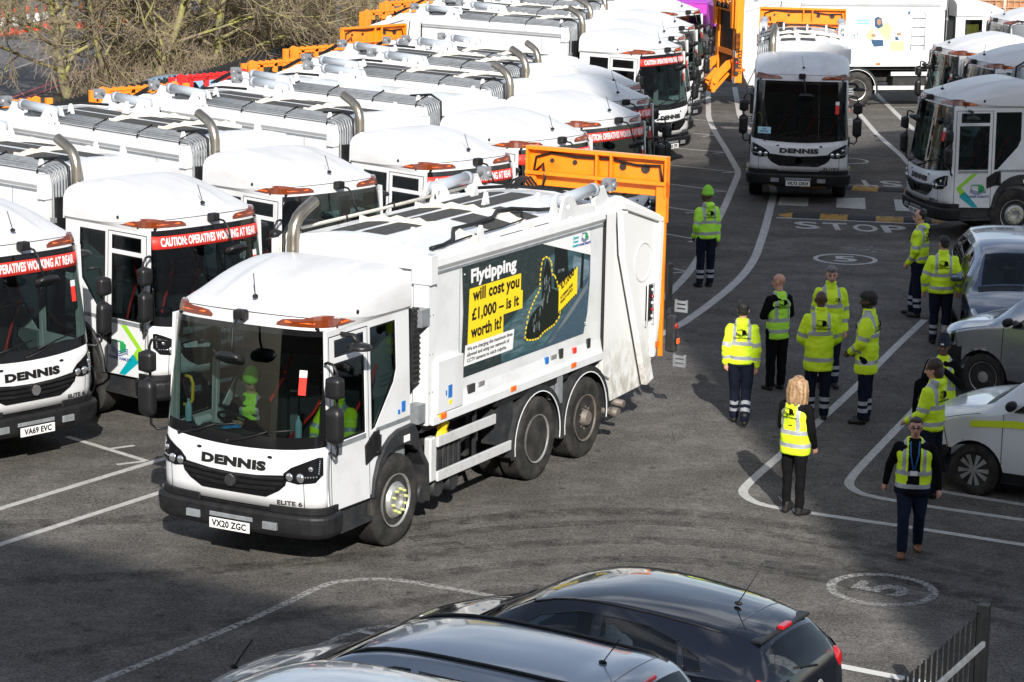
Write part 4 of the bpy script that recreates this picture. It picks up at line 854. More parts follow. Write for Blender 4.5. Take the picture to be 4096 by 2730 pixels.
def person(label, x, y, face, h=1.78, top='hoodie', topm=None, legs=navy, skin=skin_l, hair='short', hairm=hair_k, boots=bootm, armL=None, armR=None, legL=(0, 0), legR=(0, 0), head=(0, 0), bands=True, kneeband=True, hold=None, lean=0, seated=False, build=1.0, legk=1.0, z=0, logo=True, glasses=False, sleeve=None, group='workers in the yard', spread=.1, vest_open=False, beard=False, longcoat=False, footturn=0):
    """facing: degrees the person looks towards in the world. arms: (elbow xyz, wrist xyz) relative to the shoulder, x outwards, y forwards(-), z up; legs: (knee y, ankle y) offsets"""
    topm = topm or hiv
    x, y = (x, y) if seated else W(x, y); t = thing('person', label, 'person', (x, y, z), R(face+90), group); S = h/1.78; t.scale = (S, S, S)
    hipz = .92; V = Vector; B = build
    J = {}
    for s, n, lg in ((1, 'L', legL), (-1, 'R', legR)):
        J['hip'+n] = V((s*.095, 0, hipz))
        if seated: J['kn'+n] = V((s*.13, -.42, hipz+.02)); J['an'+n] = V((s*.12, -.45, hipz-.42))
        else:
            dy0, dy1 = lg[0], lg[1]; lift = lg[2] if len(lg) > 2 else 0
            J['kn'+n] = V((s*(spread+.0), dy0, .50+lift*.3)); J['an'+n] = V((s*spread, dy1, .085+lift))
    ly = -lean
    for s, n, ar in ((1, 'L', armL), (-1, 'R', armR)):
        sh = V((s*.168*B, ly*1.0+.01, 1.405)); ar = ar or ((.05, .02, -.29), (.055, -.05, -.55))
        e = sh+V((s*ar[0][0], ar[0][1], ar[0][2])); w_ = sh+V((s*ar[1][0], ar[1][1], ar[1][2])); J['sh'+n] = sh; J['el'+n] = e; J['wr'+n] = w_
    nk = V((0, ly+.015, 1.50)); hd = V((0, ly-.02, 1.665)); HM = Matrix.Translation(hd) @ Matrix.Rotation(R(head[0]), 4, 'Z') @ Matrix.Rotation(R(head[1]), 4, 'X')
    def hp(a, b_, c): return HM @ V((a, b_, c))
    # body: one continuous surface with face, ears and fingers
    b = MB()
    def torso(b, prof):
        b.loft([[(rx*B*math.copysign(abs(math.cos(a))**.85, math.cos(a)), ly*max(0, (zz-.9)/.55)+cy+ry*B*math.copysign(abs(math.sin(a))**.9, math.sin(a)), zz) for a in [2*math.pi*j/24 for j in range(24)]] for zz, rx, ry, cy in prof])
    torso(b, [(.84, .10, .08, 0), (.92, .155, .10, 0), (1.05, .135, .09, 0), (1.2, .15, .10, 0), (1.34, .165, .11, .0), (1.43, .16, .09, .01), (1.49, .08, .06, .015)])
    capsule(b, nk-V((0, 0, .06)), V((0, ly-.0, 1.58)), .056, .054)
    for n in 'LR':
        capsule(b, J['hip'+n], J['kn'+n], .085*B, .056); capsule(b, J['kn'+n], J['an'+n], .055, .04)
        capsule(b, J['sh'+n], J['el'+n], .052, .042); capsule(b, J['el'+n], J['wr'+n], .041, .03)
        s = 1 if n == 'L' else -1; d = (J['wr'+n]-J['el'+n]).normalized(); side = V((0, 1, 0)) if abs(d.y) < .8 else V((1, 0, 0)); side = (side-d*side.dot(d)).normalized(); nm = d.cross(side)
        pc = J['wr'+n]+d*.055; capsule(b, J['wr'+n]+d*.01, pc+d*.02, .030, .036)
        for k in range(4):
            o = pc+side*(-.03+.02*k)+d*.02; l = (.035, .042, .038, .028)[k]; curl = nm*(-s)*.018; a1 = o+d*l*.8+curl*.3; capsule(b, o, a1, .0105, .0095, 8); capsule(b, a1, a1+d*l*.5+curl, .0095, .0085, 8)
        th = pc+side*(-.035)-d*.03; capsule(b, th, th+d*.04-side*.02+nm*(-s)*.01, .012, .010, 8)
    for p_, r_ in (((0, .012, .035), (.075, .092, .088)), ((0, -.005, -.03), (.064, .078, .075)), ((0, -.035, -.072), (.042, .045, .038)), ((0, -.055, -.02), (.05, .035, .06))):
        M = HM; mb2 = MB(); ell(mb2, p_, *r_); b.add([M @ V(v) for v in mb2.v], mb2.f, 0, True)
    capsule(b, hp(0, -.088, .015), hp(0, -.104, -.025), .009, .015, 8)
    for s in (-1, 1): mb2 = MB(); ell(mb2, (s*.078, .01, -.005), .012, .022, .034); b.add([HM @ V(v) for v in mb2.v], mb2.f, 0, True)
    for s in (-1, 1): capsule(b, hp(s*.018, -.086, .03), hp(s*.048, -.078, .03), .009, .008, 8)
    capsule(b, hp(-.02, -.083, -.062), hp(.02, -.083, -.062), .009, .009, 8)
    body = remesh(b, .0085, 2); HI = HM.inverted()
    def fc(c):
        q = HI @ c
        if q.y < -.055 and abs(q.z) < .12:
            if abs(abs(q.x)-.032) < .017 and abs(q.z-.008) < .008: return 1
            if abs(abs(q.x)-.033) < .022 and abs(q.z-.034) < .006: return 2
            if abs(q.x) < .024 and abs(q.z+.062) < .008: return 3
        if beard and q.z < -.02 and q.y < .02 and abs(q.z) < .13 and not (abs(q.x) < .022 and q.z > -.075 and q.y < -.07 and q.z > -.05): return 2
        return 0
    paint(body, (skin, eyem, hairm, lipm), fc); link('body', body, t)
    # trousers
    b = MB(); capsule(b, (0, 0, .90), (0, 0, .94), .10*B, .12*B); b.loft([[(.165*B*k*math.cos(a), .115*B*k*math.sin(a), zz) for a in [2*math.pi*j/20 for j in range(20)]] for zz, k in ((.84, .7), (.88, 1), (.98, 1.0), (1.05, .95))])
    for n in 'LR': capsule(b, J['hip'+n], J['kn'+n], .105*B*(.5+.5*legk), .078*legk); capsule(b, J['kn'+n], J['an'+n]+V((0, 0, .02)), .077*legk, .068*legk)
    tr = remesh(b, .014, 3); rn = random.Random(label)
    def ft(c):
        if not kneeband: return 0
        for n in 'LR':
            d_, q = segd(c, J['kn'+n], J['an'+n])
            if d_ < .10 and (.42 < q < .54 or .66 < q < .78): return 1
        return 0
    for v in tr.vertices:
        nn = noise.noise(v.co*9+V((x*3, y, 0))); v.co += V((v.co.x-math.copysign(.1, v.co.x), v.co.y, 0)).normalized()*nn*.012
    paint(tr, (legs, refl), ft); link('trousers', tr, t)
    # boots
    for n in 'LR':
        b = MB(); a = J['an'+n]; ft_ = V((math.sin(R(footturn))*.5*(1 if n == 'L' else -1)+.1*(1 if n == 'L' else -1), -1, 0)).normalized()
        if seated: ft_ = V((0, -1, -.1)).normalized()
        capsule(b, a+V((0, 0, .06)), a+V((0, .01, -.03)), .055, .05); capsule(b, a+V((0, .02, -.045)), a+ft_*.10+V((0, 0, -.045)), .044, .046); capsule(b, a+ft_*.10+V((0, 0, -.048)), a+ft_*.155+V((0, 0, -.052)), .046, .038)
        bo = remesh(b, .012, 2)
        lowz = a.z-.085
        for v in bo.vertices: v.co.z = max(v.co.z, lowz)
        paint(bo, (boots,), lambda c: 0); link('boot', bo, t)
    # upper clothing
    vest = top in ('vest', 'vest_over_fleece')
    if vest:
        b = MB(); sl = sleeve or blackc
        torso(b, [(.90, .155, .115, 0), (1.02, .165, .125, 0), (1.2, .172, .13, 0), (1.34, .178, .13, 0), (1.43, .165, .105, .01), (1.50, .085, .07, .015), (1.53, .07, .065, .015)])
        for n in 'LR': capsule(b, J['sh'+n], J['el'+n], .068, .058); capsule(b, J['el'+n], J['wr'+n], .057, .043)
        sm_ = remesh(b, .014, 3); paint(sm_, (sl,), lambda c: 0); link('jumper', sm_, t)
    b = MB(); hem = {'hoodie': .90, 'jacket': .86, 'coat': .70, 'vest': .80, 'vest_over_fleece': .78}[top]; pf = 1.0 if top == 'hoodie' else 1.07 if not vest else 1.0
    torso(b, [(hem, .178*pf, .135*pf, 0), (hem+.03, .188*pf, .143*pf, 0), (lerp(hem, 1.2, .5), .186*pf, .142*pf, 0), (1.2, .182*pf, .138*pf, 0), (1.34, .186*pf, .137*pf, 0), (1.42, (.160 if not vest else .145), .112, .01), (1.475, .115, .088, .015), (1.53, .078, .075, .015)])
    if not vest:
        for n in 'LR': capsule(b, J['sh'+n], J['el'+n], .073*pf, .066*pf); capsule(b, J['el'+n], J['wr'+n]-(J['wr'+n]-J['el'+n]).normalized()*.01, .065*pf, .050)
        if top == 'hoodie': capsule(b, (-.05, ly+.085, 1.51), (.05, ly+.085, 1.51), .06, .06); capsule(b, (-.06, ly+.03, 1.52), (.06, ly+.03, 1.52), .05, .05); capsule(b, (0, ly+.10, 1.44), (0, ly+.09, 1.5), .045, .06)
        else: b.loft([[(.085*k*math.cos(a), ly+.01+.085*k*math.sin(a), zz) for a in [2*math.pi*j/20 for j in range(20)]] for zz, k in ((1.48, 1.15), (1.53, 1.0), (1.575, .98))])
    tp = remesh(b, .014, 3)
    A = [(J['sh'+n], J['el'+n], J['wr'+n]) for n in 'LR']
    tz = {'hoodie': (1.21, 1.00), 'jacket': (1.17, .955), 'coat': (1.22, .86), 'vest': (1.10, .93), 'vest_over_fleece': (1.10, .92)}[top]
    def fj(c):
        if not vest:
            for sh, el, wr in A:
                d1, t1 = segd(c, sh, el); d2, t2 = segd(c, el, wr); dm = min(d1, d2)
                if dm < .098*pf and (t1 > .28 or t2 > 0 and d2 < d1) and (abs(c.x) > .15*B or c.y < -.17 or t2 > .1):
                    if d1 <= d2: return 1 if .70 < t1 < .90 else 0
                    return 1 if (.42 < t2 < .62) else 0
        if vest and (c-J['shL']).length < .0: return 0
        for zb in tz:
            if abs(c.z-zb) < .027: return 1
        if c.z > tz[0] and abs(abs(c.x)-.105*B) < .024 and c.z < 1.56: return 1
        if vest_open and c.y < 0 and abs(c.x) < .075+.05*max(0, 1.1-c.z): return 2
        if vest_open and c.z < .93: return 3
        return 0
    for v in tp.vertices:
        q = v.co; q += V((q.x, q.y-ly, 0)).normalized()*(noise.noise(V((q.x*5+x, q.y*5+y, q.z*11)))*.016+noise.noise(V((q.x*14, q.y*14, q.z*22+x)))*.006)
    paint(tp, (topm, refl, blackc, navy), fj); ob = link({'hoodie': 'hoodie', 'jacket': 'jacket', 'coat': 'coat'}.get(top, 'vest'), tp, t)
    if logo:
        by = max(v.co.y for v in tp.vertices if abs(v.co.x) < .12 and 1.24 < v.co.z < 1.42)
        crest(t, (0, by+.004, 1.345), (R(90), 0, R(180)), .17, (blackc, blackc, blackc), blackc, 'back_print', .17)
        fy = min(v.co.y for v in tp.vertices if abs(v.co.x-.09) < .02 and 1.28 < v.co.z < 1.36)
        if not vest_open: crest(t, (.08, fy-.004, 1.32), (R(90), 0, 0), .07, (blackc, blackc, blackc), blackc, 'chest_print', .17)
    # hair and hats
    def hobj(name, mb, m, vox=.012, cut=None, sm=1):
        me = remesh(mb, vox, sm); me.transform(HM)
        me.materials.clear(); me.materials.append(m)
        for v in me.vertices: v.co += V((0, 0, 1))*0+V((noise.noise(v.co*40), noise.noise(v.co*40+V((9, 0, 0))), noise.noise(v.co*40+V((0, 9, 0)))))*.006
        link(name, me, t)
    b = MB()
    if hair in ('short', 'quiff', 'curly'):
        g_ = {'short': .008, 'quiff': .014, 'curly': .02}[hair]
        ell(b, (0, .032, .055), .076+g_, .085+g_, .078+g_); ell(b, (0, -.01, .088), .066+g_, .078+g_, .045+g_); ell(b, (0, .058, .0), .066+g_, .052+g_, .07)
        if hair == 'quiff': ell(b, (0, -.035, .125), .055, .05, .03)
        hobj('hair', b, hairm)
    elif hair == 'fringe':   # close crop
        ell(b, (0, .040, .05), .078, .080, .074); ell(b, (0, .06, .0), .066, .045, .05); hobj('hair', b, hairm)
    elif hair == 'long':
        ell(b, (0, .03, .06), .092, .095, .082); ell(b, (0, .0, .1), .075, .08, .045)
        for k in range(-5, 6):
            a = math.pi/2+k*.30; px, py = .088*math.cos(a)*1.05, .03+.075*math.sin(a); capsule(b, (px, py, .07), (px*1.25, py+.02, -.05), .035, .036, 8); capsule(b, (px*1.25, py+.02, -.05), (px*1.3, py+.03+.01*math.cos(k*3), -.19-.02*math.cos(k*2.3)), .036, .022, 8)
        hobj('hair', b, hairm)
    elif hair == 'tied':
        ell(b, (0, .034, .05), .084, .09, .085); ell(b, (0, -.01, .095), .07, .075, .036); ell(b, (0, .12, .03), .04, .035, .04); ell(b, (0, .07, -.03), .06, .04, .06); hobj('hair', b, hairm)
    elif hair == 'bob':
        ell(b, (0, .03, .05), .10, .105, .095); ell(b, (0, .06, -.04), .09, .07, .10); hobj('hair', b, hairm)
    elif hair in ('beanie', 'bobble'):
        rg = [[((.086*k)*math.cos(a), .012+(.102*k)*math.sin(a), zz+.03*math.sin(a)*-0) for a in [2*math.pi*j/22 for j in range(22)]] for zz, k in ((.02, 1.0), (.025, 1.06), (.07, 1.05), (.075, .99), (.12, .93), (.16, .76), (.19, .48), (.205, .12))]
        mb3 = MB(); mb3.loft(rg); me = mk('beanie', mb3, beanie_m if hair == 'beanie' else beanie_n); me.transform(HM); link('beanie', me, t)
        if hair == 'bobble':
            mb3 = MB(); mb3.ball((0, .012, .215), .045, 0, 10, 8); me = mk('pompom', mb3, hair_g); me.transform(HM); link('pompom', me, t)
            mb3 = MB(); mb3.box(-.02, .022, -.102, -.098, .05, .075); me = mk('hat_badge', mb3, whitev); me.transform(HM); link('hat_badge', me, t)
    if glasses:
        mb3 = MB()
        for s in (-1, 1):
            mb3.tube([(s*.034+.024*math.cos(a), -.098, .006+.015*math.sin(a)) for a in [2*math.pi*i/12 for i in range(13)]], .004, 5); mb3.tube([(s*.058, -.096, .01), (s*.08, .0, .012)], .003, 4)
        mb3.tube([(-.01, -.10, .01), (.01, -.10, .01)], .003, 4); me = mk('glasses', mb3, frit); me.transform(HM); link('glasses', me, t)
    if vest_open:
        zc_ = {}
        def fy_(xx, zz): return min([v.co.y for v in tp.vertices if abs(v.co.x-xx) < .03 and abs(v.co.z-zz) < .03] or [-.15])
        for s in (-1, 1): mb3 = MB(); mb3.tube([(s*.055, fy_(.055, 1.5)-.004, 1.50), (s*.05, fy_(.05, 1.35)-.006, 1.35), (s*.01, fy_(.01, 1.17)-.008, 1.16)], .009, 5); link('lanyard', mk('lanyard', mb3, bluest), t)
        mb3 = MB(); mb3.box(-.045, .045, fy_(0, 1.1)-.014, fy_(0, 1.1)-.008, 1.08, 1.14); link('badge_card', mk('badge_card', mb3, whitev), t)
    return t, J, HM
# ---------------------------------------------------------------- cars (local: nose at y=0, +y rearwards, x left)
car_in = mat('car_upholstery', (.10, .11, .125), .85)
def carpaint(name, col, metal=.0, rough=.25): return mat(name, col, rough, metal=metal, coat=1.0)
def car(label, x, y, head, paint, prof, belt, half, roofh, glassP, wheels, L, cat='car', name='parked_car', rails=False, trim=None, extra=None, wr=.32, ws=None, cladz=None, rimk='spoke', z=0, gm=None, rw=None, dark_roof=None):
    """prof: (y, z) centre line over bonnet, screen, roof, tail; belt: (y, z) shoulder line; half: (y, x) half width at the shoulder; roofh: (y, x) half width of the roof edge"""
    gm = gm or glsd
    x, y = W(x, y); t = thing(name, label, cat, (x, y, z), R(head+90))
    sill = .22
    def surf(v, q):
        """v = metres from nose, q = 0 sill .. 1 shoulder .. 2 roof edge .. 3 centre line; returns point"""
        hb = smooth_interp(half, v); zb = smooth_interp(belt, v); zt = smooth_interp(prof, v); hr = min(hb-.01, smooth_interp(roofh, v))
        zr = max(zb+.002, zt-interp([(0, .035), (1.0, .04), (1.6, .055), (L-1, .06), (L, .05)], v)) if zt > zb+.02 else zb
        tuck = .06*max(0, 1-q/.5)**2
        if q <= 1: return (hb*(1-.0)-tuck-.025*(1-math.sin(math.pi*min(1, q)))*0+.018*math.sin(math.pi*q), v, lerp(sill, zb, q))
        if q <= 2:
            s_ = max(0, q-1); sb = math.sin(s_*math.pi/2); xx = lerp(hb, hr, s_)+.035*math.sin(s_*math.pi)*min(1, (zr-zb)*3); return (xx, v, lerp(zb, zr, s_**.92))
        s_ = q-2; c = max(0, min(1, 1-s_)); return (hr*c, v, zr+(zt-zr)*(1-c**2.6))
    nv = int(L/.028); vs = [L*i/nv for i in range(nv+1)]
    # round the plan corners at the ends
    qs = [i/26 for i in range(26)]+[1+i/26 for i in range(26)]+[2+(i/12) for i in range(13)]
    def inpoly(px, py, P):
        c = False; j = len(P)-1
        for i in range(len(P)):
            if (P[i][1] > py) != (P[j][1] > py) and px < (P[j][0]-P[i][0])*(py-P[i][1])/(P[j][1]-P[i][1])+P[i][0]: c = not c
            j = i
        return c
    regs = {}
    def snap(v, q):
        """move grid points lying close to a window edge onto it (window polygons live in (v, height-fraction) space)"""
        p = surf(v, q)
        for nm, P, sp in glassP:
            if sp == 's' and not (1 <= q <= 2.02): continue
            if sp == 't' and q < 1.0: continue
            a, b_ = (v, p[2]) if sp == 's' else (v, abs(p[0]))
            for i in range(len(P)):
                (x0, y0), (x1, y1) = P[i], P[(i+1) % len(P)]; dx, dy = x1-x0, y1-y0; l2 = dx*dx+dy*dy; tt = max(0, min(1, ((a-x0)*dx+(b_-y0)*dy)/l2)); cx, cy = x0+dx*tt, y0+dy*tt; d = math.hypot(cx-a, cy-b_)
                if d < .016 and abs(cx-a) < .014:
                    v = v+(cx-a)*.98; return surf(v, q) if sp == 's' else surf(v, q)
        return p
    def arch_(p, q):
        if q > 1: return p
        for wv in wheels:
            dv_, dz_ = p[1]-wv, p[2]-wr; d = math.hypot(dv_, dz_); r_ = wr+.055
            if abs(d-r_) < .021 and d > 0: return (p[0]+(.006 if d >= r_ else 0), wv+dv_*r_/d, wr+dz_*r_/d)
        return p
    P_ = [[arch_(snap(v, q), q) for q in qs] for v in vs]; nq = len(qs)
    parts_ = {}
    for side in (1, -1):
        for i in range(nv):
            for j in range(nq-1):
                v = (vs[i]+vs[i+1])/2; q = (qs[j]+qs[j+1])/2; a = P_[i][j]; b_ = P_[i][j+1]; c = P_[i+1][j+1]; d = P_[i+1][j]
                cx = (a[0]+b_[0]+c[0]+d[0])/4; cy = (a[1]+b_[1]+c[1]+d[1])/4; cz = (a[2]+b_[2]+c[2]+d[2])/4
                nm = 'body'
                if any((v-wv)**2+(cz-wr)**2 < (wr+.055)**2 for wv in wheels) and q < 1: continue
                for n_, P, sp in glassP:
                    if sp == 's' and 1 <= q <= 2 and inpoly(cy, cz, P): nm = n_+('L' if side > 0 else 'R')
                    if sp == 't' and q > 1.0 and inpoly(cy, abs(cx), P): nm = n_
                if nm == 'body' and cladz and cz < cladz(v): nm = 'lower_cladding'
                parts_.setdefault(nm, []).append([(side*p[0], p[1], p[2]) for p in (a, b_, c, d)])
    # end caps
    for vi in (0, nv):
        ring = [(p[0], p[1], p[2]) for p in P_[vi]]+[(-p[0], p[1], p[2]) for p in P_[vi][::-1]]
        parts_.setdefault('body', []).append(ring)
    bodyob = None
    for nm in sorted(parts_, key=lambda s: s != 'body'):
        idx = {}; vv = []; ff = []
        for f in parts_[nm]:
            r_ = []
            for p in f:
                k = (round(p[0], 4), round(p[1], 4), round(p[2], 4))
                if k not in idx: idx[k] = len(vv); vv.append(k)
                if idx[k] not in r_: r_.append(idx[k])
            if len(r_) > 2: ff.append(tuple(r_))
        mb = MB(); mb.add(vv, ff, 0, True); base = nm.rstrip('LR') if nm[-1:] in 'LR' else nm
        isg = nm not in ('body', 'lower_cladding'); mm = paint if nm == 'body' else (blackp if nm == 'lower_cladding' else gm)
        o = link(base, mk(base, mb, mm), t)
        if nm == 'body': bodyob = o
    # seams round the windows: thin dark line strips
    for nm, P, sp in glassP:
        if sp != 's': continue
        for side in (1, -1):
            pts = []
            for i in range(len(P)):
                (x0, y0), (x1, y1) = P[i], P[(i+1) % len(P)]
                for k in range(4):
                    vv_, zz = lerp(x0, x1, k/4), lerp(y0, y1, k/4); lo, hi = 1.0, 2.0
                    for _ in range(14):
                        m_ = (lo+hi)/2
                        if surf(vv_, m_)[2] < zz: lo = m_
                        else: hi = m_
                    p = surf(vv_, lo); pts.append((side*(p[0]+.002), p[1], p[2]))
            mb = MB(); mb.tube(pts+[pts[0]], .007, 4); link('window_seal', mk('window_seal', mb, trim or frit), t)
    for wv in wheels:
        for s in (1, -1):
            hw_ = smooth_interp(half, wv); key = 'cartyre%.2f' % wr
            if key not in CA:
                mb = MB(); mb.lathe([(-.20, wr*.62), (-.205, wr*.85), (-.18, wr*.985), (-.03, wr*.985), (-.005, wr*.86), (0, wr*.72), (-.015, wr*.64)], (0, 0, 0), 'x', 32); CA[key] = mk('wheel', mb, rubber)
            wo = link('wheel', CA[key], t, (s*(hw_-.012), wv, wr), (0, 0, 0 if s > 0 else math.pi))
            kr = 'carrim%s%.2f' % (rimk, wr)
            if kr not in CA:
                mb = MB(); mb.lathe([(-.15, wr*.60), (-.03, wr*.645), (-.01, wr*.65), (-.018, wr*.60), (-.05, wr*.58), (-.06, 0)], (0, 0, 0), 'x', 28, 1 if rimk == 'spoke' else 0)
                if rimk == 'spoke':
                    for k in range(10):
                        M = Matrix.Rotation(k*math.pi/5+.1*(k % 2), 4, 'X'); mb.prism([(.04, -.012), (wr*.6, -.030), (wr*.6, .030), (.04, .012)], 'x', -.045, -.012, 0, M)
                    mb.lathe([(-.05, .05), (-.008, .045), (-.004, .0)], (0, 0, 0), 'x', 16, 0)
                else:
                    mb.lathe([(-.05, .09), (-.01, .08), (.0, .0)], (0, 0, 0), 'x', 16, 0)
                    for k in range(16): a = k*math.pi/8; mb.tube([(-.06, wr*.47*math.cos(a), wr*.47*math.sin(a)), (-.05, wr*.47*math.cos(a), wr*.47*math.sin(a))], .013, 8, 1)
                CA[kr] = mk('rim', mb, (steel, chassis))
            link('rim', CA[kr], wo)
    mb = MB(); mb.box(-.7, .7, .3, L-.3, .16, .3); mb.box(-.62, .62, min(1.3, L*.3), L-.5, .3, .62)
    for s in (-1, 1):
        for v in (L*.45, L*.68): mb.box(s*.38-.24, s*.38+.24, v, v+.5, .5, .64); mb.box(s*.38-.22, s*.38+.22, v+.45, v+.6, .55, 1.05); mb.box(s*.38-.11, s*.38+.11, v+.5, v+.58, 1.05, 1.24)
    mb.box(-.62, .62, L*.30, L*.36, .7, .92); link('car_interior', mk('car_interior', mb, car_in), t)
    def on(v, q, off=0, s=1): p = surf(v, q); return (s*(p[0]+off), p[1], p[2])
    if extra: extra(t, surf, on)
    return t
def cmirror(t, s, x, y, z, m):
    mb = MB(); mb.loft([[(s*x+s*k2+.0, y+.075*k*math.cos(a)*.8, z+.065*k*math.sin(a)) for a in [2*math.pi*j/14 for j in range(14)]] for k2, k in ((.0, .45), (.04, .85), (.12, 1), (.18, .9), (.20, .5))]); o = link('wing_mirror', mk('wing_mirror', mb, m), t); return o
def seam(t, pts, r=.005, m=None): mb = MB(); mb.tube(pts, r, 4); link('panel_gap', mk('panel_gap', mb, m or frit), t)
# ---------------------------------------------------------------- ground and markings
def asphalt(name, base, lightc, sc_=1.0, patch=.5):
    m = bpy.data.materials.new(name); m.use_nodes = True; t = m.node_tree; b = t.nodes['Principled BSDF']; L = t.links.new
    tc = t.nodes.new('ShaderNodeTexCoord')
    def nz(scale, det, rough, stretch=(1, 1, 1), rot=0):
        mp = t.nodes.new('ShaderNodeMapping'); mp.inputs['Scale'].default_value = stretch; mp.inputs['Rotation'].default_value = (0, 0, rot); n = t.nodes.new('ShaderNodeTexNoise')
        n.inputs['Scale'].default_value = scale; n.inputs['Detail'].default_value = det; n.inputs['Roughness'].default_value = rough
        L(tc.outputs['Object'], mp.inputs['Vector']); L(mp.outputs['Vector'], n.inputs['Vector']); return n.outputs['Fac']
    def rng(s, a, c, lo=0, hi=1): r = t.nodes.new('ShaderNodeMapRange'); r.inputs['From Min'].default_value = a; r.inputs['From Max'].default_value = c; r.inputs['To Min'].default_value = lo; r.inputs['To Max'].default_value = hi; L(s, r.inputs['Value']); return r.outputs['Result']
    def mix(f, c1, c2, mode='MIX'):
        x = t.nodes.new('ShaderNodeMixRGB'); x.blend_type = mode
        if isinstance(f, float): x.inputs['Fac'].default_value = f
        else: L(f, x.inputs['Fac'])
        for i, c in ((1, c1), (2, c2)):
            if isinstance(c, tuple): x.inputs[i].default_value = (*c, 1)
            else: L(c, x.inputs[i])
        return x.outputs['Color']
    big = rng(nz(.16*sc_, 4, .6), .35, .7); mid = rng(nz(1.1*sc_, 7, .78, (1, 1, 1)), .42, .60); fine = rng(nz(8, 6, .95, (1, 1, 1)), .44, .58); grain = rng(nz(30, 3, .9), .40, .60); tyre = rng(nz(.55, 5, .6, (.22, 1.6, 1), .25), .52, .72)
    c = mix(mid, base, lightc); c = mix(big, c, tuple(x*.72 for x in lightc), 'MIX') if False else c
    dk = tuple(x*.52 for x in base); f1 = t.nodes.new('ShaderNodeMath'); f1.operation = 'MULTIPLY'; f1.inputs[1].default_value = .75; L(fine, f1.inputs[0])
    c = mix(f1.outputs[0], dk, c) if False else mix(rng(fine, 0, 1, .75, 0), c, dk)
    c = mix(rng(grain, 0, 1, 0, .45), c, tuple(min(1, x*1.9) for x in lightc)); c = mix(rng(tyre, 0, 1, 0, .45), c, dk); c = mix(rng(big, 0, 1, 0, .45), c, tuple(x*.8 for x in base))
    vo = t.nodes.new('ShaderNodeTexVoronoi'); vo.inputs['Scale'].default_value = 1.7; vo.inputs['Randomness'].default_value = 1; L(tc.outputs['Object'], vo.inputs['Vector']); c = mix(rng(vo.outputs['Distance'], .03, .12, .7, 0), c, dk)
    L(c, b.inputs['Base Color']); b.inputs['Roughness'].default_value = .9; b.inputs['Specular IOR Level'].default_value = .18
    bp = t.nodes.new('ShaderNodeBump'); bp.inputs['Strength'].default_value = .5; bp.inputs['Distance'].default_value = .012; L(grain, bp.inputs['Height']); L(bp.outputs['Normal'], b.inputs['Normal'])
    MATS[name] = m; return m
def worn(name, col, lo, hi, scale=22):
    """paint worn through to the asphalt: the gaps are transparent"""
    m = mat(name, col, .7, nz=(9, tuple(x*.62 for x in col), .4, .75)); t = m.node_tree; b = t.nodes['Principled BSDF']; tc = t.nodes.new('ShaderNodeTexCoord'); n = t.nodes.new('ShaderNodeTexNoise'); n.inputs['Scale'].default_value = scale; n.inputs['Detail'].default_value = 5; n.inputs['Roughness'].default_value = .8
    r = t.nodes.new('ShaderNodeMapRange'); r.inputs['From Min'].default_value = lo; r.inputs['From Max'].default_value = hi; t.links.new(tc.outputs['Object'], n.inputs['Vector']); t.links.new(n.outputs['Fac'], r.inputs['Value']); t.links.new(r.outputs['Result'], b.inputs['Alpha']); return m
asph = asphalt('yard_asphalt', (.050, .047, .043), (.200, .185, .168)); asph2 = asphalt('road_asphalt', (.11, .11, .115), (.19, .19, .20))
linew = worn('line_paint', (.50, .49, .46), .30, .42); linef = worn('line_paint_faded', (.34, .33, .31), .38, .52, 16); linev = worn('line_paint_very_faded', (.34, .33, .31), .38, .56, 18)
def sheet(name, P, z, m, kind='structure', raw=False): mb = MB(); mb.add([(*((x, y) if raw else W(x, y)), z) for x, y in P], [tuple(range(len(P)))]); return link(name, mk(name, mb, m), kind=kind)
sheet('yard_ground', [(-200, -80), (250, -80), (250, 420), (-200, 420)], 0, asph, raw=True)
def rounded(P, k=6, r=.9):
    out = [P[0]]
    for a, b_, c in zip(P, P[1:], P[2:]):
        a, b_, c = Vector(a), Vector(b_), Vector(c); d1 = min(r, (b_-a).length*.45); d2 = min(r, (c-b_).length*.45); p = b_+(a-b_).normalized()*d1; q = b_+(c-b_).normalized()*d2
        for i in range(k+1): t = i/k; out.append(tuple(p*(1-t)**2+b_*2*t*(1-t)+q*t*t))
    return out+[P[-1]]
def ribbon(name, P, w_, m=None, z=.004, rnd=True, raw=False):
    P = P if raw else [W(*p) for p in P]; P = rounded([tuple(p) for p in P]) if rnd and len(P) > 2 else P
    L_, R_ = [], []
    for i, p in enumerate(P):
        d = Vector(P[min(i+1, len(P)-1)])-Vector(P[max(i-1, 0)]); d.normalize(); n = Vector((-d.y, d.x))*w_/2; L_.append((p[0]+n.x, p[1]+n.y, z)); R_.append((p[0]-n.x, p[1]-n.y, z))
    mb = MB(); k = len(P); mb.add(L_+R_, [(i, i+1, k+i+1, k+i) for i in range(k-1)]); return link(name, mk(name, mb, m or linew), kind='structure')
ribbon('bay_line', [(-7.0, 26.6), (-5.91, 28.39), (-4.37, 30.88), (-3.6, 32.1)], .11); ribbon('bay_line', [(-6.6, 25.3), (-5.62, 26.95), (-4.22, 29.24), (-3.0, 31.2)], .11)
ribbon('bay_line', [(-5.75, 31.86), (-4.55, 30.76)], .09, rnd=False); ribbon('bay_line', [(-5.11, 31.29), (-4.82, 31.51)], .08, z=.006, rnd=False); ribbon('bay_line', [(-4.89, 30.53), (-4.57, 30.74)], .08, z=.006, rnd=False)
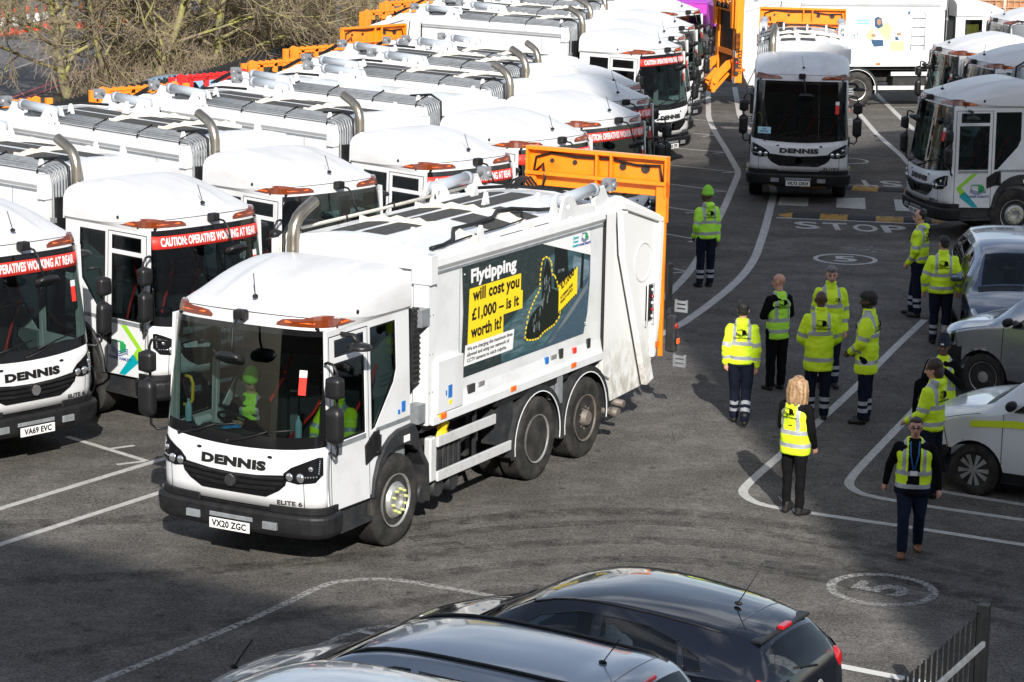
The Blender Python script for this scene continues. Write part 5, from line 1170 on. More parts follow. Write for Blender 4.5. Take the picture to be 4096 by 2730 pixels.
ribbon('kerb_line', [(-4.4, 21.6), (-3.81, 22.61), (-3.0, 23.9), (-2.39, 24.94), (-1.93, 25.89), (-1.67, 26.07), (-1.43, 26.14), (-1.12, 26.13), (-.8, 25.98), (-.25, 25.74), (.9, 25.2)], .10, linef)
ribbon('kerb_line', [(-2.4, 22.9), (-1.7, 24.04), (-1.44, 24.43), (-1.1, 24.59), (-.4, 24.4)], .09, linef); ribbon('bay_line', [(-1.45, 24.37), (-1.25, 24.26)], .08, linew, .006, False)
ribbon('lane_line', [(5.77, 77.5), (5.23, 69.66), (5.17, 66.44), (5.2, 63.28), (5.2, 59.15), (5.14, 58.4), (4.46, 53.52), (3.48, 46.98), (3.11, 44.98), (2.58, 42.7), (1.6, 40.2)], .15)
ribbon('lane_line', [(6.6, 77.76), (6.14, 70.2), (6.13, 66.53), (6.11, 62.15), (5.72, 55.63), (5.03, 50.43), (4.56, 47.18), (4.18, 45.3), (3.67, 43.42), (3.13, 41.67), (2.64, 40.22), (1.7, 38.3)], .16)
for a, b_ in (((3.0, 63.25), (5.13, 62.32)), ((4.82, 62.06), (5.13, 62.32)), ((2.6, 60.3), (5.11, 58.84)), ((4.78, 58.64), (5.11, 58.84)), ((2.4, 57.3), (4.65, 55.69)), ((4.33, 55.51), (4.65, 55.69)), ((2.0, 54.0), (3.9, 52.6)), ((3.55, 52.4), (3.9, 52.6)), ((1.8, 50.7), (3.6, 49.06)), ((3.39, 48.73), (3.6, 49.06)), ((1.6, 46.9), (3.2, 45.48)), ((2.83, 45.26), (3.2, 45.48)), ((4.57, 65.91), (5.16, 65.71)), ((4.78, 65.35), (5.16, 65.71)), ((4.7, 69.0), (5.12, 68.9))): ribbon('bay_line', [a, b_], .08, z=.005, rnd=False)
ribbon('lane_line', [(10.0, 78.5), (9.72, 73.33), (9.54, 66.91), (9.59, 62.68), (9.48, 58.66), (9.1, 55.6), (8.97, 53.97), (8.73, 51.98)], .14); ribbon('lane_line', [(10.95, 80), (10.89, 76.89), (10.82, 74.03), (10.74, 70.66), (10.72, 65.67), (10.5, 62)], .15)
for a, b_ in (((10.8, 73.58), (12.3, 74.05)), ((10.73, 71.18), (11.9, 71.6)), ((10.8, 68.75), (12, 69.1))): ribbon('bay_line', [a, b_], .09, rnd=False, z=.005)
ribbon('lane_line', [(9.9, 53.6), (9.3, 48.65), (9.0, 46.8)], .14); ribbon('lane_line', [(6.92, 41.65), (6.03, 39.12), (5.07, 36.25), (4.14, 33.66), (3.01, 30.62), (2.90, 30.2), (3.0, 29.80), (3.21, 29.57), (4.26, 29.1), (4.7, 28.93), (6.04, 28.29), (8, 27.4)], .12)
ribbon('lane_line', [(7.9, 41.0), (6.93, 38.32), (5.71, 34.84), (4.39, 31.18), (4.28, 30.7), (4.4, 30.3), (4.8, 30.04), (5.29, 29.78), (6.24, 29.37), (8, 28.6)], .12); ribbon('lane_line', [(5.0, 30.8), (6.38, 30.06), (8, 29.2)], .12)
for a, b_ in (((7.64, 43.15), (7.75, 42.72)), ((7.55, 42.7), (7.75, 42.5))): ribbon('bay_line', [a, b_], .08, rnd=False)
ribbon('bay_line', [(3.0, 23.97), (3.32, 23.8), (3.97, 23.46), (4.6, 23.1)], .13, mat('line_paint_new', (.62, .61, .58), .7), rnd=False)
for P in ([(5.8, 55.13), (6.45, 55.17), (6.27, 53.88), (5.64, 53.95)], [(7.07, 55.27), (7.71, 55.41), (7.51, 53.73), (6.89, 53.87)], [(8.34, 55.33), (9.02, 55.29), (8.81, 53.62), (8.15, 53.69)]): sheet('zebra_stripe', P, .004, linew)
ribbon('stop_line', [(5.44, 52.18), (8.7, 51.96)], .13, rnd=False); ribbon('stop_line', [(7.5, 57.35), (9.2, 57.1)], .1, rnd=False)
def gtext(s, w_, h, x, y, rz, m, bold=.012):
    me = text(s, 1, m, bold, 1, 0).copy(); xs = [v.co.x for v in me.vertices]; ys = [v.co.y for v in me.vertices]; tw, th_ = max(xs)-min(xs), max(ys)-min(ys); mx, my = (min(xs)+max(xs))/2, (min(ys)+max(ys))/2
    for v in me.vertices: v.co.x = (v.co.x-mx)*w_/tw; v.co.y = (v.co.y-my)*h/th_
    x, y = W(x, y); return link('road_lettering', me, None, (x, y, .005), (0, 0, rz), kind='structure')
for c_, x_, y_ in (('S', 5.98, 51.30), ('T', 6.58, 51.26), ('O', 7.17, 51.19), ('P', 7.77, 51.17)): gtext(c_, .50, .95, x_, y_, R(-2), linew, .02)
for c_, x_, y_ in (('S', 8.62, 57.75), ('T', 8.02, 57.72), ('O', 7.4, 57.7)): gtext(c_, .50, .95, x_, y_, R(178), linew, .02)
def ring(x, y, r, w_, m):
    x, y = W(x, y); mb = MB(); n = 48; mb.add([((r-w_*k)*math.cos(2*math.pi*i/n)+x, (r-w_*k)*math.sin(2*math.pi*i/n)+y, .004) for k in (0, 1) for i in range(n)], [(i, (i+1) % n, n+(i+1) % n, n+i) for i in range(n)]); return link('speed_roundel', mk('speed_roundel', mb, m), kind='structure')
ring(6.29, 47.37, .61, .09, linew); gtext('5', .44, .62, 6.29, 47.40, R(-2), linew, .025); ring(4.12, 26.37, .60, .10, linev); gtext('5', .40, .60, 4.12, 26.40, R(60), linev, .03); ring(8.0, 61.5, .6, .08, linew)
spill = worn('spilt_white_paint', (.55, .56, .58), .52, .66, 6); sheet('paint_spill', [(6.3, 48.7), (6.9, 49.0), (7.7, 48.55), (8.3, 48.4), (7.7, 48.25), (6.8, 48.2)], .005, spill);  # water splash, drawn as a flat pale streak
wet = worn('damp_streak', (.16, .18, .22), .5, .62, 2.2); sheet('damp_patch', [(7.6, 53.2), (11.5, 52.6), (11.5, 52.1), (8.9, 52.2), (7.4, 52.6)], .003, wet)
# tyre scrub marks and a few drips
tm_ = worn('tyre_scrub', (.022, .021, .020), .40, .95, 3.5); tl_ = worn('dusty_scrub', (.17, .16, .15), .46, .98, 4.5)
def arc3(P, n=14):
    f = lambda k: [(P[i][0], P[i][k]) for i in range(len(P))]
    return [(lerp(P[0][0], P[-1][0], i/n), smooth_interp(f(1), lerp(P[0][0], P[-1][0], i/n))) for i in range(n+1)]
BASE = [(-1.11, 27.85), (.19, 28.48), (1.98, 28.71), (3.67, 27.96), (5.41, 26.4)]
for i, (dy, w_, mm) in enumerate(((0, .30, tm_), (-.5, .22, tm_), (-.85, .35, tl_), (-1.25, .28, tm_), (.6, .25, tl_), (-1.7, .4, tl_), (-2.0, .25, tm_))): ribbon('tyre_mark', arc3([(x, y+dy) for x, y in BASE]), w_, mm, .0022+.0002*i, False, True)
for i, (P, w_) in enumerate((([(-6, 27.6), (-3.6, 28.2), (-1.5, 29.4)], .35), ([(-5.5, 25.4), (-3, 26.1), (-.5, 27.2)], .3), ([(-4.6, 23.0), (-2.4, 24.4), (.4, 25.6)], .3), ([(2.8, 26.6), (4.4, 26.0), (6.2, 24.6)], .4))): ribbon('tyre_mark', arc3(P) if P[0][0] < P[-1][0] and abs(P[0][0]-P[-1][0]) > 2 else P, w_, tm_, .0016+.0001*i, True, True)
# speed bumps: bolted rubber blocks, black and yellow
bumpy = mat('bump_yellow', (.46, .26, .045), .7, nz=(14, (.2, .12, .03), .45, .7)); bumpk = mat('bump_black', (.03, .03, .032), .8, nz=(14, (.07, .068, .065), .5, .75))
def bump(label, x0, y0, x1, y1, seq):
    (x0, y0), (x1, y1) = W(x0, y0), W(x1, y1)
    L_ = math.hypot(x1-x0, y1-y0); t = thing('speed_bump', label, 'speed bump', (x0, y0, 0), math.atan2(y1-y0, x1-x0), 'speed bumps across the lane'); n = sum(l for _, l in seq); u = 0
    for k, (c_, l) in enumerate(seq):
        a, b_ = u/n*L_, (u+l)/n*L_; u += l; mb = MB(); sec = [(-.33, .0), (-.26, .035), (-.1, .055), (.1, .055), (.26, .035), (.33, .0)]
        tip = l < .8; ra = [(a+.004, y, z) for y, z in sec]; rb = [(b_-.004, y, z) for y, z in sec]
        if tip and k == 0: ra = [(a, y*.15, z*.3) for y, z in sec]
        if tip and k == len(seq)-1: rb = [(b_, y*.15, z*.3) for y, z in sec]
        mb.loft([ra, rb], 0, False)
        if not tip:
            for q in (.2, .3, .68, .78): xx = lerp(a, b_, q); mb.box(xx-.015, xx+.015, -.07, .07, .0552, .060, 1)
        link('bump_block', mk('bump_block', mb, (bumpy if c_ == 'y' else bumpk, chassis)), t)
bump('yellow and black rubber speed bump beside the STOP line', 5.52, 52.52, 9.0, 52.32, [('y', .5), ('k', 1), ('y', 1), ('k', 1), ('y', 1), ('k', 1), ('y', .5)])
bump('yellow and black rubber speed bump beyond the zebra stripes', 5.6, 57.1, 9.08, 56.68, [('y', .5), ('k', 1), ('y', 1), ('k', 1), ('y', 1), ('k', 1), ('y', .5)])
# ---------------------------------------------------------------- buildings behind the camera that shade the yard
bw = mat('building_brick', (.16, .11, .085), .85, nz=(6, (.24, .18, .14), .4, .7)); bgl = mat('building_glass', (.03, .04, .05), .1)
def building(label, poly, y0, y1, wins, shear=0):
    t = thing('building', label, 'building', (0, 0, 0)); mb = MB(); mb.prism(poly, 'y', y0, y1)
    mb.v = [(v[0]+(shear if v[1] < y1-1 else 0), v[1], v[2]) for v in mb.v]; link('wall', mk('wall', mb, bw), t)
    mb = MB(); mb.box(-.7, .7, 0, .1, 0, 1.6); me = mk('window', mb, bgl)
    for x in wins[0]:
        for z in wins[1]: link('window', me, t, (x, y1, z))
building('tall brick block behind the viewpoint', [(7.9, 0), (44, 0), (44, 43.5), (18.4, 43.2), (12, 40.2), (7.9, 38.6)], -34, -12, ([11+4*i for i in range(8)], [2+3.2*i for i in range(11)]), 2.9)
building('brick depot office with sloping roof behind the viewpoint', [(-50, 0), (7.86, 0), (7.86, 16.6), (4.6, 16.8), (4.4, 19.6), (-1.8, 22.0), (-12, 24.2), (-50, 24.2)], -34, -12, ([-46+4*i for i in range(13)], [2+3.2*i for i in range(4)]))
# ---------------------------------------------------------------- the road, verge and bank beyond the yard
sheet('road', [(-60, 40), (-17.6, 40), (-14.2, 62), (-13.3, 72), (-11.4, 96), (-8, 140), (-60, 140)], .006, asph2)
redln = mat('red_line_paint', (.50, .10, .12), .7)
ribbon('red_line', [(-17.4, 45), (-15.2, 58), (-13.86, 68.87), (-13.25, 75.46), (-13.05, 78.01), (-12.0, 90)], .13, redln, .012); ribbon('red_line', [(-17.0, 45), (-14.8, 58), (-13.50, 68.87), (-12.9, 75.46), (-12.7, 78.01), (-11.6, 90)], .13, redln, .012)
ribbon('road_line', [(-16.6, 66), (-15.44, 74.75), (-14.92, 79.93), (-14.0, 92)], .12, linew, .012)
pave = mat('pavement', (.17, .15, .13), .85, nz=(3, (.11, .10, .09), .4, .7))
mb = MB(); mb.add([(-17.0, 42, .12), (-12.6, 66, .12), (-11.2, 90, .12), (-9.5, 96, .12), (-9.5, 66, .12), (-13.5, 42, .12)], [(0, 1, 4, 5), (1, 2, 3, 4)]); mb.add([(-17.0, 42, .12), (-12.6, 66, .12), (-11.2, 90, .12), (-17.0, 42, 0), (-12.6, 66, 0), (-11.2, 90, 0)], [(0, 1, 4, 3), (1, 2, 5, 4)]); link('pavement', mk('pavement', mb, pave), kind='structure')
FENCE = [(-13.5, 44), (-10.2, 60), (-8.2, 66), (-5.3, 82), (-3.4, 97)]
def fence_x(v): return interp([(b_, a) for a, b_ in FENCE], v)+.3
soil = mat('leaf_litter', (.085, .055, .034), .95, nz=(1.6, (.045, .060, .018), .45, .62), bump=(12, 1))
mb = MB(); mb.grid(lambda u, v: (u, v, .13+max(0, (v-80)*.075+(v-92)*.10*(v > 92))*max(0, min(1, (u+13-(v-66)*.11)/3))+.12*noise.noise(Vector((u*.5, v*.5, 0)))), [-13.4+i*.8 for i in range(25)], [64+i*1.5 for i in range(48)]); 
keep = []
for f in mb.f:
    cx = sum(mb.v[i][0] for i in f)/4; cy = sum(mb.v[i][1] for i in f)/4
    if cx < (fence_x(cy) if cy < 97 else 4.6): keep.append(f)
mb.f = keep; mb.m = mb.m[:len(keep)]; mb.s = mb.s[:len(keep)]; link('bank', mk('bank', mb, soil, recalc=False), kind='structure')
def bankz(u, v): return .13+max(0, (v-80)*.075+(v-92)*.10*(v > 92))*max(0, min(1, (u+13-(v-66)*.11)/3))
# undergrowth: leaf clumps and dead stems
lf1 = mat('evergreen_leaf', (.035, .065, .015), .6, nz=(.8, (.07, .085, .02), .4, .7)); lf2 = mat('dead_leaf', (.20, .10, .045), .8); lf3 = mat('dry_stem', (.17, .13, .085), .8); ivy = mat('ivy_leaf', (.02, .045, .012), .5)
rr = random.Random(11); mb = MB()
for i in range(26000):
    v = rr.uniform(70, 118); lo = -12.6+(v-66)*.11; u = rr.uniform(lo, 4.4 if v > 98 else fence_x(v)-.5); d = noise.noise(Vector((u*.35, v*.28, 3.1)))
    bush = max(0, d+.25)*2.0; z = bankz(u, v)+rr.random()**1.4*(.15+bush*1.3); s_ = rr.uniform(.035, .10); c = Vector((u, v, z)); a = Vector((rr.gauss(0, 1), rr.gauss(0, 1), rr.gauss(0, .7))).normalized()*s_; b_ = Vector((rr.gauss(0, 1), rr.gauss(0, 1), rr.gauss(0, 1))).normalized()*s_*.6
    k = 0 if d > .05 and rr.random() < .85 else 3 if d > -.1 and rr.random() < .5 else 1
    mb.add([c-a, c+b_, c+a, c-b_], [(0, 1, 2, 3)], k)
for i in range(9000):
    v = rr.uniform(68, 122); lo = -12.6+(v-66)*.11; u = rr.uniform(lo, 4.4 if v > 98 else fence_x(v)-.5); z = bankz(u, v); c = Vector((u, v, z)); d_ = Vector((rr.gauss(0, .4), rr.gauss(0, .4), 1))*rr.uniform(.4, 1.6); w_ = Vector((.012, 0, 0)); e = c+d_+Vector((rr.gauss(0, .15), 0, 0))
    mb.add([c-w_, c+w_, e+w_*.4, e-w_*.4], [(0, 1, 2, 3)], 2)
link('undergrowth', mk('undergrowth', mb, (lf1, lf2, lf3, ivy), recalc=False), label='tangled evergreen and bramble undergrowth on the bank under the bare trees', cat='undergrowth', kind='stuff')
# bare trees
bark = mat('lichen_bark', (.20, .165, .115), .9, nz=(2.6, (.31, .30, .09), .44, .60), bump=(18, .6)); twig = mat('twig_bark', (.27, .205, .15), .9, nz=(1.4, (.31, .27, .14), .45, .65))
def tree_mesh(seed, h, lean, spread, low, n1=9, n2=7, n3=7, n4=6, r0=.16):
    rg = random.Random(seed); T_ = MB(); C_ = MB()
    def path(p, d, L_, n, wob, up):
        P = [p]; d = d.normalized()
        for i in range(n): d = (d+Vector((rg.gauss(0, wob), rg.gauss(0, wob), rg.gauss(0, wob)+up))).normalized(); P.append(P[-1]+d*L_/n)
        return P
    def rad(P, r, e): n = len(P)-1; return [lerp(r, e, i/n) for i in range(n+1)]
    def at(P, t): n = len(P)-1; i = min(n-1, int(t*n)); f = t*n-i; return P[i].lerp(P[i+1], f), (P[i+1]-P[i]).normalized()
    tp = path(Vector((0, 0, -.1)), Vector(lean), h, 10, .06, .05); T_.tube(tp, rad(tp, r0, r0*.35), 9)
    def side(d, ang): ax = d.orthogonal().normalized(); ax.rotate(Matrix.Rotation(rg.uniform(0, 6.28), 3, d)); q = d.copy(); q.rotate(Matrix.Rotation(ang, 3, ax)); return q
    for i in range(n1):
        t = low+(1-low)*(i+.5)/n1; p, d = at(tp, t); L1 = spread*(1-.45*abs(t-.45))*rg.uniform(.8, 1.15); q = side(d, R(rg.uniform(38, 75))); q.z = abs(q.z)*.6+.12; P1 = path(p, q, L1, 8, .13, .03); r1 = r0*(.42-.2*t); C_.tube(P1, rad(P1, r1, .018), 6)
        for j in range(n2):
            t2 = .2+.8*(j+rg.random())/n2; p2, d2 = at(P1, min(.98, t2)); L2 = L1*.5*(1.15-t2*.6)*rg.uniform(.7, 1.2); P2 = path(p2, side(d2, R(rg.uniform(30, 60))), L2, 6, .16, .03); C_.tube(P2, rad(P2, max(.018, r1*(1-t2)*.6), .009), 5)
            for k in range(n3):
                t3 = .15+.85*(k+rg.random())/n3; p3, d3 = at(P2, min(.98, t3)); L3 = L2*.45*rg.uniform(.6, 1.3); P3 = path(p3, side(d3, R(rg.uniform(25, 60))), L3, 4, .2, .05); C_.tube(P3, rad(P3, .012, .007), 3, 1, False)
                for l in range(n4):
                    p4, d4 = at(P3, min(.98, .1+.9*rg.random())); L4 = L3*.5*rg.uniform(.5, 1.2)+.05; q4 = side(d4, R(rg.uniform(25, 65))); e = p4+q4*L4; m_ = p4.lerp(e, .5)+Vector((rg.gauss(0, .03), rg.gauss(0, .03), rg.gauss(0, .03))); C_.tube([p4, m_, e], [.0065, .006, .004], 3, 1, False, False)
    return mk('trunk', T_, bark), mk('crown', C_, (bark, twig), recalc=False)
TM = [tree_mesh(3, 4.2, (-.35, -.1, 1), 4.6, .05, n1=13, n2=8, n3=8, n4=6, r0=.16), tree_mesh(8, 9.5, (.05, 0, 1), 3.4, .10, n1=12, r0=.15), tree_mesh(21, 5.0, (.45, -.15, 1), 4.8, .05, n1=13, n2=8, n3=8, n4=6, r0=.14)]
def tree(label, x, y, k, rz, s_=1): t = thing('bare_tree', label, 'tree', (x, y, bankz(x, y) if x > -12.2 else .1), rz, 'bare trees beside the road'); t.scale = (s_,)*3; link('trunk', TM[k][0], t); link('crown', TM[k][1], t); return t
for a in (('low spreading bare tree with yellow lichened limbs, nearest the road cones', -12.6, 70.5, 0, 0, 1), ('upright pale-trunked bare tree just right of the low spreading tree', -11.85, 73.5, 1, .6, 1), ('bare tree with long limbs leaning right behind the pale blue car', -10.4, 70.0, 2, .2, 1.0),
          ('bushy bare tree in the middle of the belt, behind the red lift', -9.0, 73.5, 0, 2.4, 1.05), ('bare tree with drooping twigs close left of the lamp post', -7.9, 77, 2, 3.4, 1.0), ('slim pale-trunked tree touching the lamp post on its right', -6.0, 85.5, 1, 2.2, 1.1), ('thick pale-trunked tree on the bank right of the lamp post', -5.2, 86.8, 1, 4.1, 1.25),
          ('far bare tree behind the road cones at the left edge', -16.2, 88, 2, 1.1, 1.0), ('bare tree high on the bank behind the belt', -8.0, 92, 0, 5.0, 1.2), ('bare tree on the bank behind the upright pale trunk', -10.8, 84, 0, 3.0, 1.0), ('bare shrubby tree far up the leafy bank', -2.2, 104, 0, 1.4, 1.0), ('bare tree at the far left edge, its limbs crossing the road', -14.6, 67, 2, 2.2, .9), ('bare tree between the low spreading tree and the red lift', -11.4, 70.5, 2, 4.4, .85), ('bare twiggy tree just left of the lamp post foot', -7.2, 76.0, 0, 3.9, .8), ('bare tree on the bank between lamp post and middle of the belt', -8.6, 84, 2, 5.5, 1.1)): tree(*a)
# lamp post, cones, boundary fence
lp = mat('lamp_post_grey', (.09, .11, .14), .5); t = thing('lamp_post', 'dark grey lamp post rising between the bare trees', 'lamp post', (-5.93, 82.8, 0)); mb = MB(); mb.lathe([(0, .14), (1.2, .14), (1.25, .085), (9.5, .06)], (0, 0, 0), 'z', 14); link('post', mk('post', mb, lp), t); mb = MB(); mb.tube([(0, 0, 9.4), (0, -.5, 9.7), (0, -1.2, 9.75)], .035, 8); mb.box(-.14, .14, -1.7, -1.1, 9.68, 9.82); link('lamp_head', mk('lamp_head', mb, lp), t)
coneo = mat('cone_orange_red', (.85, .07, .02), .5); conew = mat('cone_white_sleeve', (.8, .8, .8), .4)
cm = MB(); cm.box(-.22, .22, -.22, .22, 0, .05); cm.lathe([(.05, .17), (.28, .135)], (0, 0, 0), 'z', 16, 0); cm.lathe([(.28, .14), (.66, .085)], (0, 0, 0), 'z', 16, 1); cm.lathe([(.66, .075), (.92, .045), (.95, .03)], (0, 0, 0), 'z', 16, 0)
cone_me = mk('cone_body', cm, (coneo, conew))
for i, (x_, y_) in enumerate([(-18.3, 84.6), (-18.0, 85.8), (-17.75, 86.6), (-17.5, 87.3), (-17.25, 88.3), (-17.05, 88.9), (-16.85, 89.6), (-16.6, 90.2), (-15.75, 90.4), (-15.3, 91.3), (-14.7, 92.8)]):
    lb = 'tall red and white traffic cone in the row on the far road' if i < 8 else ('lone red and white cone standing just right of the cone row', 'red and white cone half behind branches, second right of the row', 'farthest red and white cone at the right end of the row')[i-8]
    link('traffic_cone', cone_me, None, (*W(x_, y_), .01), (0, 0, i*.7), 1.0, lb, 'traffic cone', 'traffic cones in the road')
# ---------------------------------------------------------------- palisade fences
fb = mat('palisade_black', (.010, .011, .012), .5, nz=(9, (.02, .02, .02), .5, .8), spec=.25)
def pale(b, h):
    for s in (-1, 1): b.prism([(s*.0, .0), (s*.033, -.008), (s*.033, .0), (s*.012, .012)] if s > 0 else [(0, 0), (-.012, .012), (-.033, 0), (-.033, -.008)], 'z', 0, h-.04*0)
    b.box(-.033, -.014, -.008, .004, h, h+.05); b.box(.014, .033, -.008, .004, h, h+.035); b.box(-.007, .007, 0, .012, h, h+.045)
H_ = 1.48; ang = R(-117.7); t = thing('palisade_fence', 'black steel palisade fence ending in a square post at the lower right', 'fence', (*W(4.24, 21.2), 0), ang)
mb = MB(); mb.box(-.045, .06, -.05, .05, 0, H_); link('post', mk('post', mb, fb, bevel=.006), t); mb = MB(); mb.box(.03, 8, .015, .045, H_-.36, H_-.315); link('rail', mk('rail', mb, galv), t); mb = MB(); mb.box(.03, 8, .015, .05, .25, .31); link('rail', mk('rail', mb, galv), t)
mb = MB(); pale(mb, H_-.09); pm_ = mk('pale', mb, fb)
for k in range(52): link('pale', pm_, t, (.13+k*.148, 0, 0))
mb = MB()
for k in range(380): v_ = lerp(44, 97, k/380); u_ = fence_x(v_)-.3; mb.box(u_-.03, u_+.03, v_-.012, v_+.012, 0, 1.45+.04*(k % 2))
mb.tube([(a, b_, 1.2) for a, b_ in FENCE], .025, 4); bt_ = thing('boundary_fence', 'dark spiked fence along the foot of the bank behind the bin lorries', 'fence', (0, 0, 0)); link('pale_row', mk('pale_row', mb, fb), bt_, kind='stuff')
# purple bins
purp = mat('purple_plastic', (.50, .06, .46), .45, nz=(3, (.62, .12, .56), .5, .8)); purpd = mat('purple_lid', (.30, .05, .38), .45)
def bin_(label, x_, y_, rz):
    t = thing('wheelie_bin', label, 'bin', (x_, y_, 0), rz, 'purple wheeled bins at the end of the yard'); 
    part('bin_body', 'binb', t, lambda b: b.loft([[(-w_, -d_, z_), (w_, -d_, z_), (w_, d_, z_), (-w_, d_, z_)] for z_, w_, d_ in ((.20, .56, .38), (.30, .60, .42), (1.12, .68, .52), (1.18, .70, .54))], 0, False), purp, bevel=.02)
    part('bin_lid', 'binl', t, lambda b: b.loft([[(-w_, -d_, z_), (w_, -d_, z_), (w_, d_, z_), (-w_, d_, z_)] for z_, w_, d_ in ((1.18, .72, .56), (1.24, .70, .54), (1.34, .5, .40), (1.36, .3, .2))], 0, False), purpd, bevel=.02)
    for s in (-1, 1):
        for r in (-1, 1): part('castor', 'binw%d%d' % (s, r), t, lambda b, s=s, r=r: b.lathe([(-.025, .09), (.025, .09)], (s*.48, r*.3, .1), 'x', 14), rubber)
    part('bin_sticker', 'bins', t, lambda b: b.box(-.35, -.02, -.535, -.50, .55, 1.0), navyp); part('ribs', 'binr', t, lambda b: [b.box(-.62, .62, -.50, -.47, z_, z_+.03) for z_ in (.45, .75, 1.05)], purpd)
for a in (('large purple wheeled bin nearest the orange lift, lid closed', 8.15, 97.6, .12), ('large purple wheeled bin with white scribbles left of its neighbour', 6.9, 99.6, -.25), ('purple wheeled bin farthest left, half hidden by a cab', 5.5, 101.0, .1)): bin_(*a)
# caged skip top right
rust = mat('rusty_mesh', (.34, .15, .07), .85, nz=(6, (.5, .26, .13), .4, .7)); t = thing('skip_cage', 'rust brown mesh cage on a yellow base at the top right', 'cage', (22.0, 90, 0)); mb = MB(); mb.box(-6.5, 6.5, -1, 1, 0, 1.32); link('base', mk('base', mb, mat('skip_yellow', (.7, .42, .05), .6)), t)
mb = MB(); mb.box(-6.5, 6.5, -.9, .9, 1.32, 3.2); link('mesh_infill', mk('mesh_infill', mb, rust), t); mb = MB()
for k in range(9): x_ = -6.4+k*1.6; mb.box(x_-.05, x_+.05, -1.0, -.92, .9, 3.3)
link('frame', mk('frame', mb, mat('frame_pale', (.55, .42, .32), .7)), t); mb = MB()
for k in range(60): x_ = -6.4+k*.215; mb.box(x_-.012, x_+.012, -.96, -.93, .9, 3.2)
for k in range(10): z_ = 1.0+k*.23; mb.box(-6.4, 6.4, -.97, -.94, z_-.012, z_+.012)
link('mesh_wire', mk('mesh_wire', mb, mat('wire_tan', (.45, .28, .17), .7)), t, kind='stuff')
# ---------------------------------------------------------------- trucks
MAIN = truck('white bin lorry driving forward, Flytipping poster on its side and crew in the cab', -3.006, 26.159, 241.7, 'VX20 ZGC', 'ELITE 6', lift='raised', art='poster', pipes='narrow', crew=True)
truck('white bin lorry facing the camera with plate VK73 OKH', 6.11, 53.6, 263.8, 'VK73 OKH', 'ELITE+', lift='raised', kw_sign='LOOP\nRECYCLING')
ROW = [('white bin lorry at the left edge, plate VA69 EVC under a red warning banner', (-5.92, 30.28, -42), dict(plate='VA69 EVC', banner=True, lift='low', kw_sign='RW 13')),
 ('white bin lorry behind the VA69 EVC one, green and teal arrow on its door', (-3.88, 32.84, -41), dict(banner=True, door=True, lift='low')),
 ('third parked bin lorry from the left, dark windscreen without a banner', (-2.44, 36.03, -44), dict(lift='low')),
 ('fourth parked bin lorry from the left, its cab roof rising behind the moving lorry', (-.46, 38.9, -44), dict(banner=True, lift='low')),
 ('fifth parked bin lorry from the left, the one without an exhaust stack', (.92, 41.84, -40.5), dict(banner=True, exhaust=False, lift='low', liftcol=redp, strips=False)),
 ('sixth parked bin lorry from the left, banner above the moving lorry\'s orange lift', (1.99, 44.86, -40), dict(banner=True, lift='low')),
 ('seventh parked bin lorry from the left, blue disc low in its windscreen', (2.24, 47.89, -43), dict(banner=True, lift='low')),
 ('grey shaded bin lorry just left of the VX20 ZFR one, orange lift raised behind it', (2.26, 51.82, -41), dict(banner=True, lift='raised')),
 ('sunlit white bin lorry with full banner and plate VX20 ZFR', (3.72, 59.59, -36.5), dict(plate='VX20 ZFR', banner=True, lift='low')),
 ('white bin lorry next behind the one with plate VX20 ZFR', (4.0, 62.85, -37), dict(lift='low', model='ELITE+')),
 ('white bin lorry second behind the one with plate VX20 ZFR', (4.47, 66.19, -37), dict(lift='raised', model='ELITE+')),
 ('last white bin lorry of the parked row, nearest the purple bins', (5.02, 72.01, -37), dict(lift='raised', model='ELITE+'))]
for i, (lb, (x_, y_, a_), kw) in enumerate(ROW):
    t = truck(lb, x_, y_, a_, **kw)
    if i == 7: t.scale = (.96, .84, .95)
truck('white bin lorry at the right, crest and arrow on its door, front wheel visible', 8.11, 50.03, 192.2, 'VK21 GHZ', 'ELITE 6', door=True, exhaust=False, lift='')
truck('second bin lorry from the front at the right edge, wedged between two cabs', 10.4, 58.03, 192, '', 'ELITE 6', exhaust=False, lift='')
truck('third bin lorry from the front at the right, with a dark windscreen pillar', 10.13, 61.28, 192, '', 'ELITE 6', exhaust=False, lift='')
truck('farthest bin lorry at the right edge, steel pipe behind its cab', 13.37, 71.3, 192, '', 'ELITE 6', lift='')
truck('bin lorry parked sideways across the far end with recycling artwork', 14.64, 75.3, 12.5, '', 'ELITE 6', art='recycle', lift='low', ladder=True)
# ---------------------------------------------------------------- people
person('man in a lime woolly hat and yellow hi-vis hoodie looking left, alone on the lane', 3.38, 44.0, 112, 1.74, 'hoodie', hiv2, navy, skin_d, 'beanie', hair_k, head=(55, 0), armR=((.05, .0, -.28), (.04, .03, -.54)), armL=((.06, .03, -.27), (.03, -.10, -.48)))
person('young man walking away in a yellow hi-vis hoodie with quiffed black hair', 3.16, 33.75, 82, 1.70, 'hoodie', hiv, navy, skin_l, 'quiff', hair_k, legL=(-.14, -.16), legR=(-.02, .24, .05), spread=.085, armL=((.06, .05, -.28), (.05, .0, -.5)), armR=((.05, .03, -.28), (.04, -.02, -.54)))
person('bald man seen from behind in a lime vest over a black jumper', 3.87, 36.0, 118, 1.70, 'vest', hiv2, blackc, skin_p, 'none', hair_k, head=(35, 0), kneeband=False, armL=((.09, -.03, -.25), (-.10, -.22, -.30)), armR=((.08, -.03, -.25), (-.08, -.20, -.36)))
person('grey-haired man in a yellow hi-vis jacket facing the camera', 4.66, 36.3, 275, 1.78, 'coat', hiv, navy, skin_l, 'short', hair_g, head=(-8, 6), armL=((.06, .02, -.28), (.05, -.06, -.55)), logo=True)
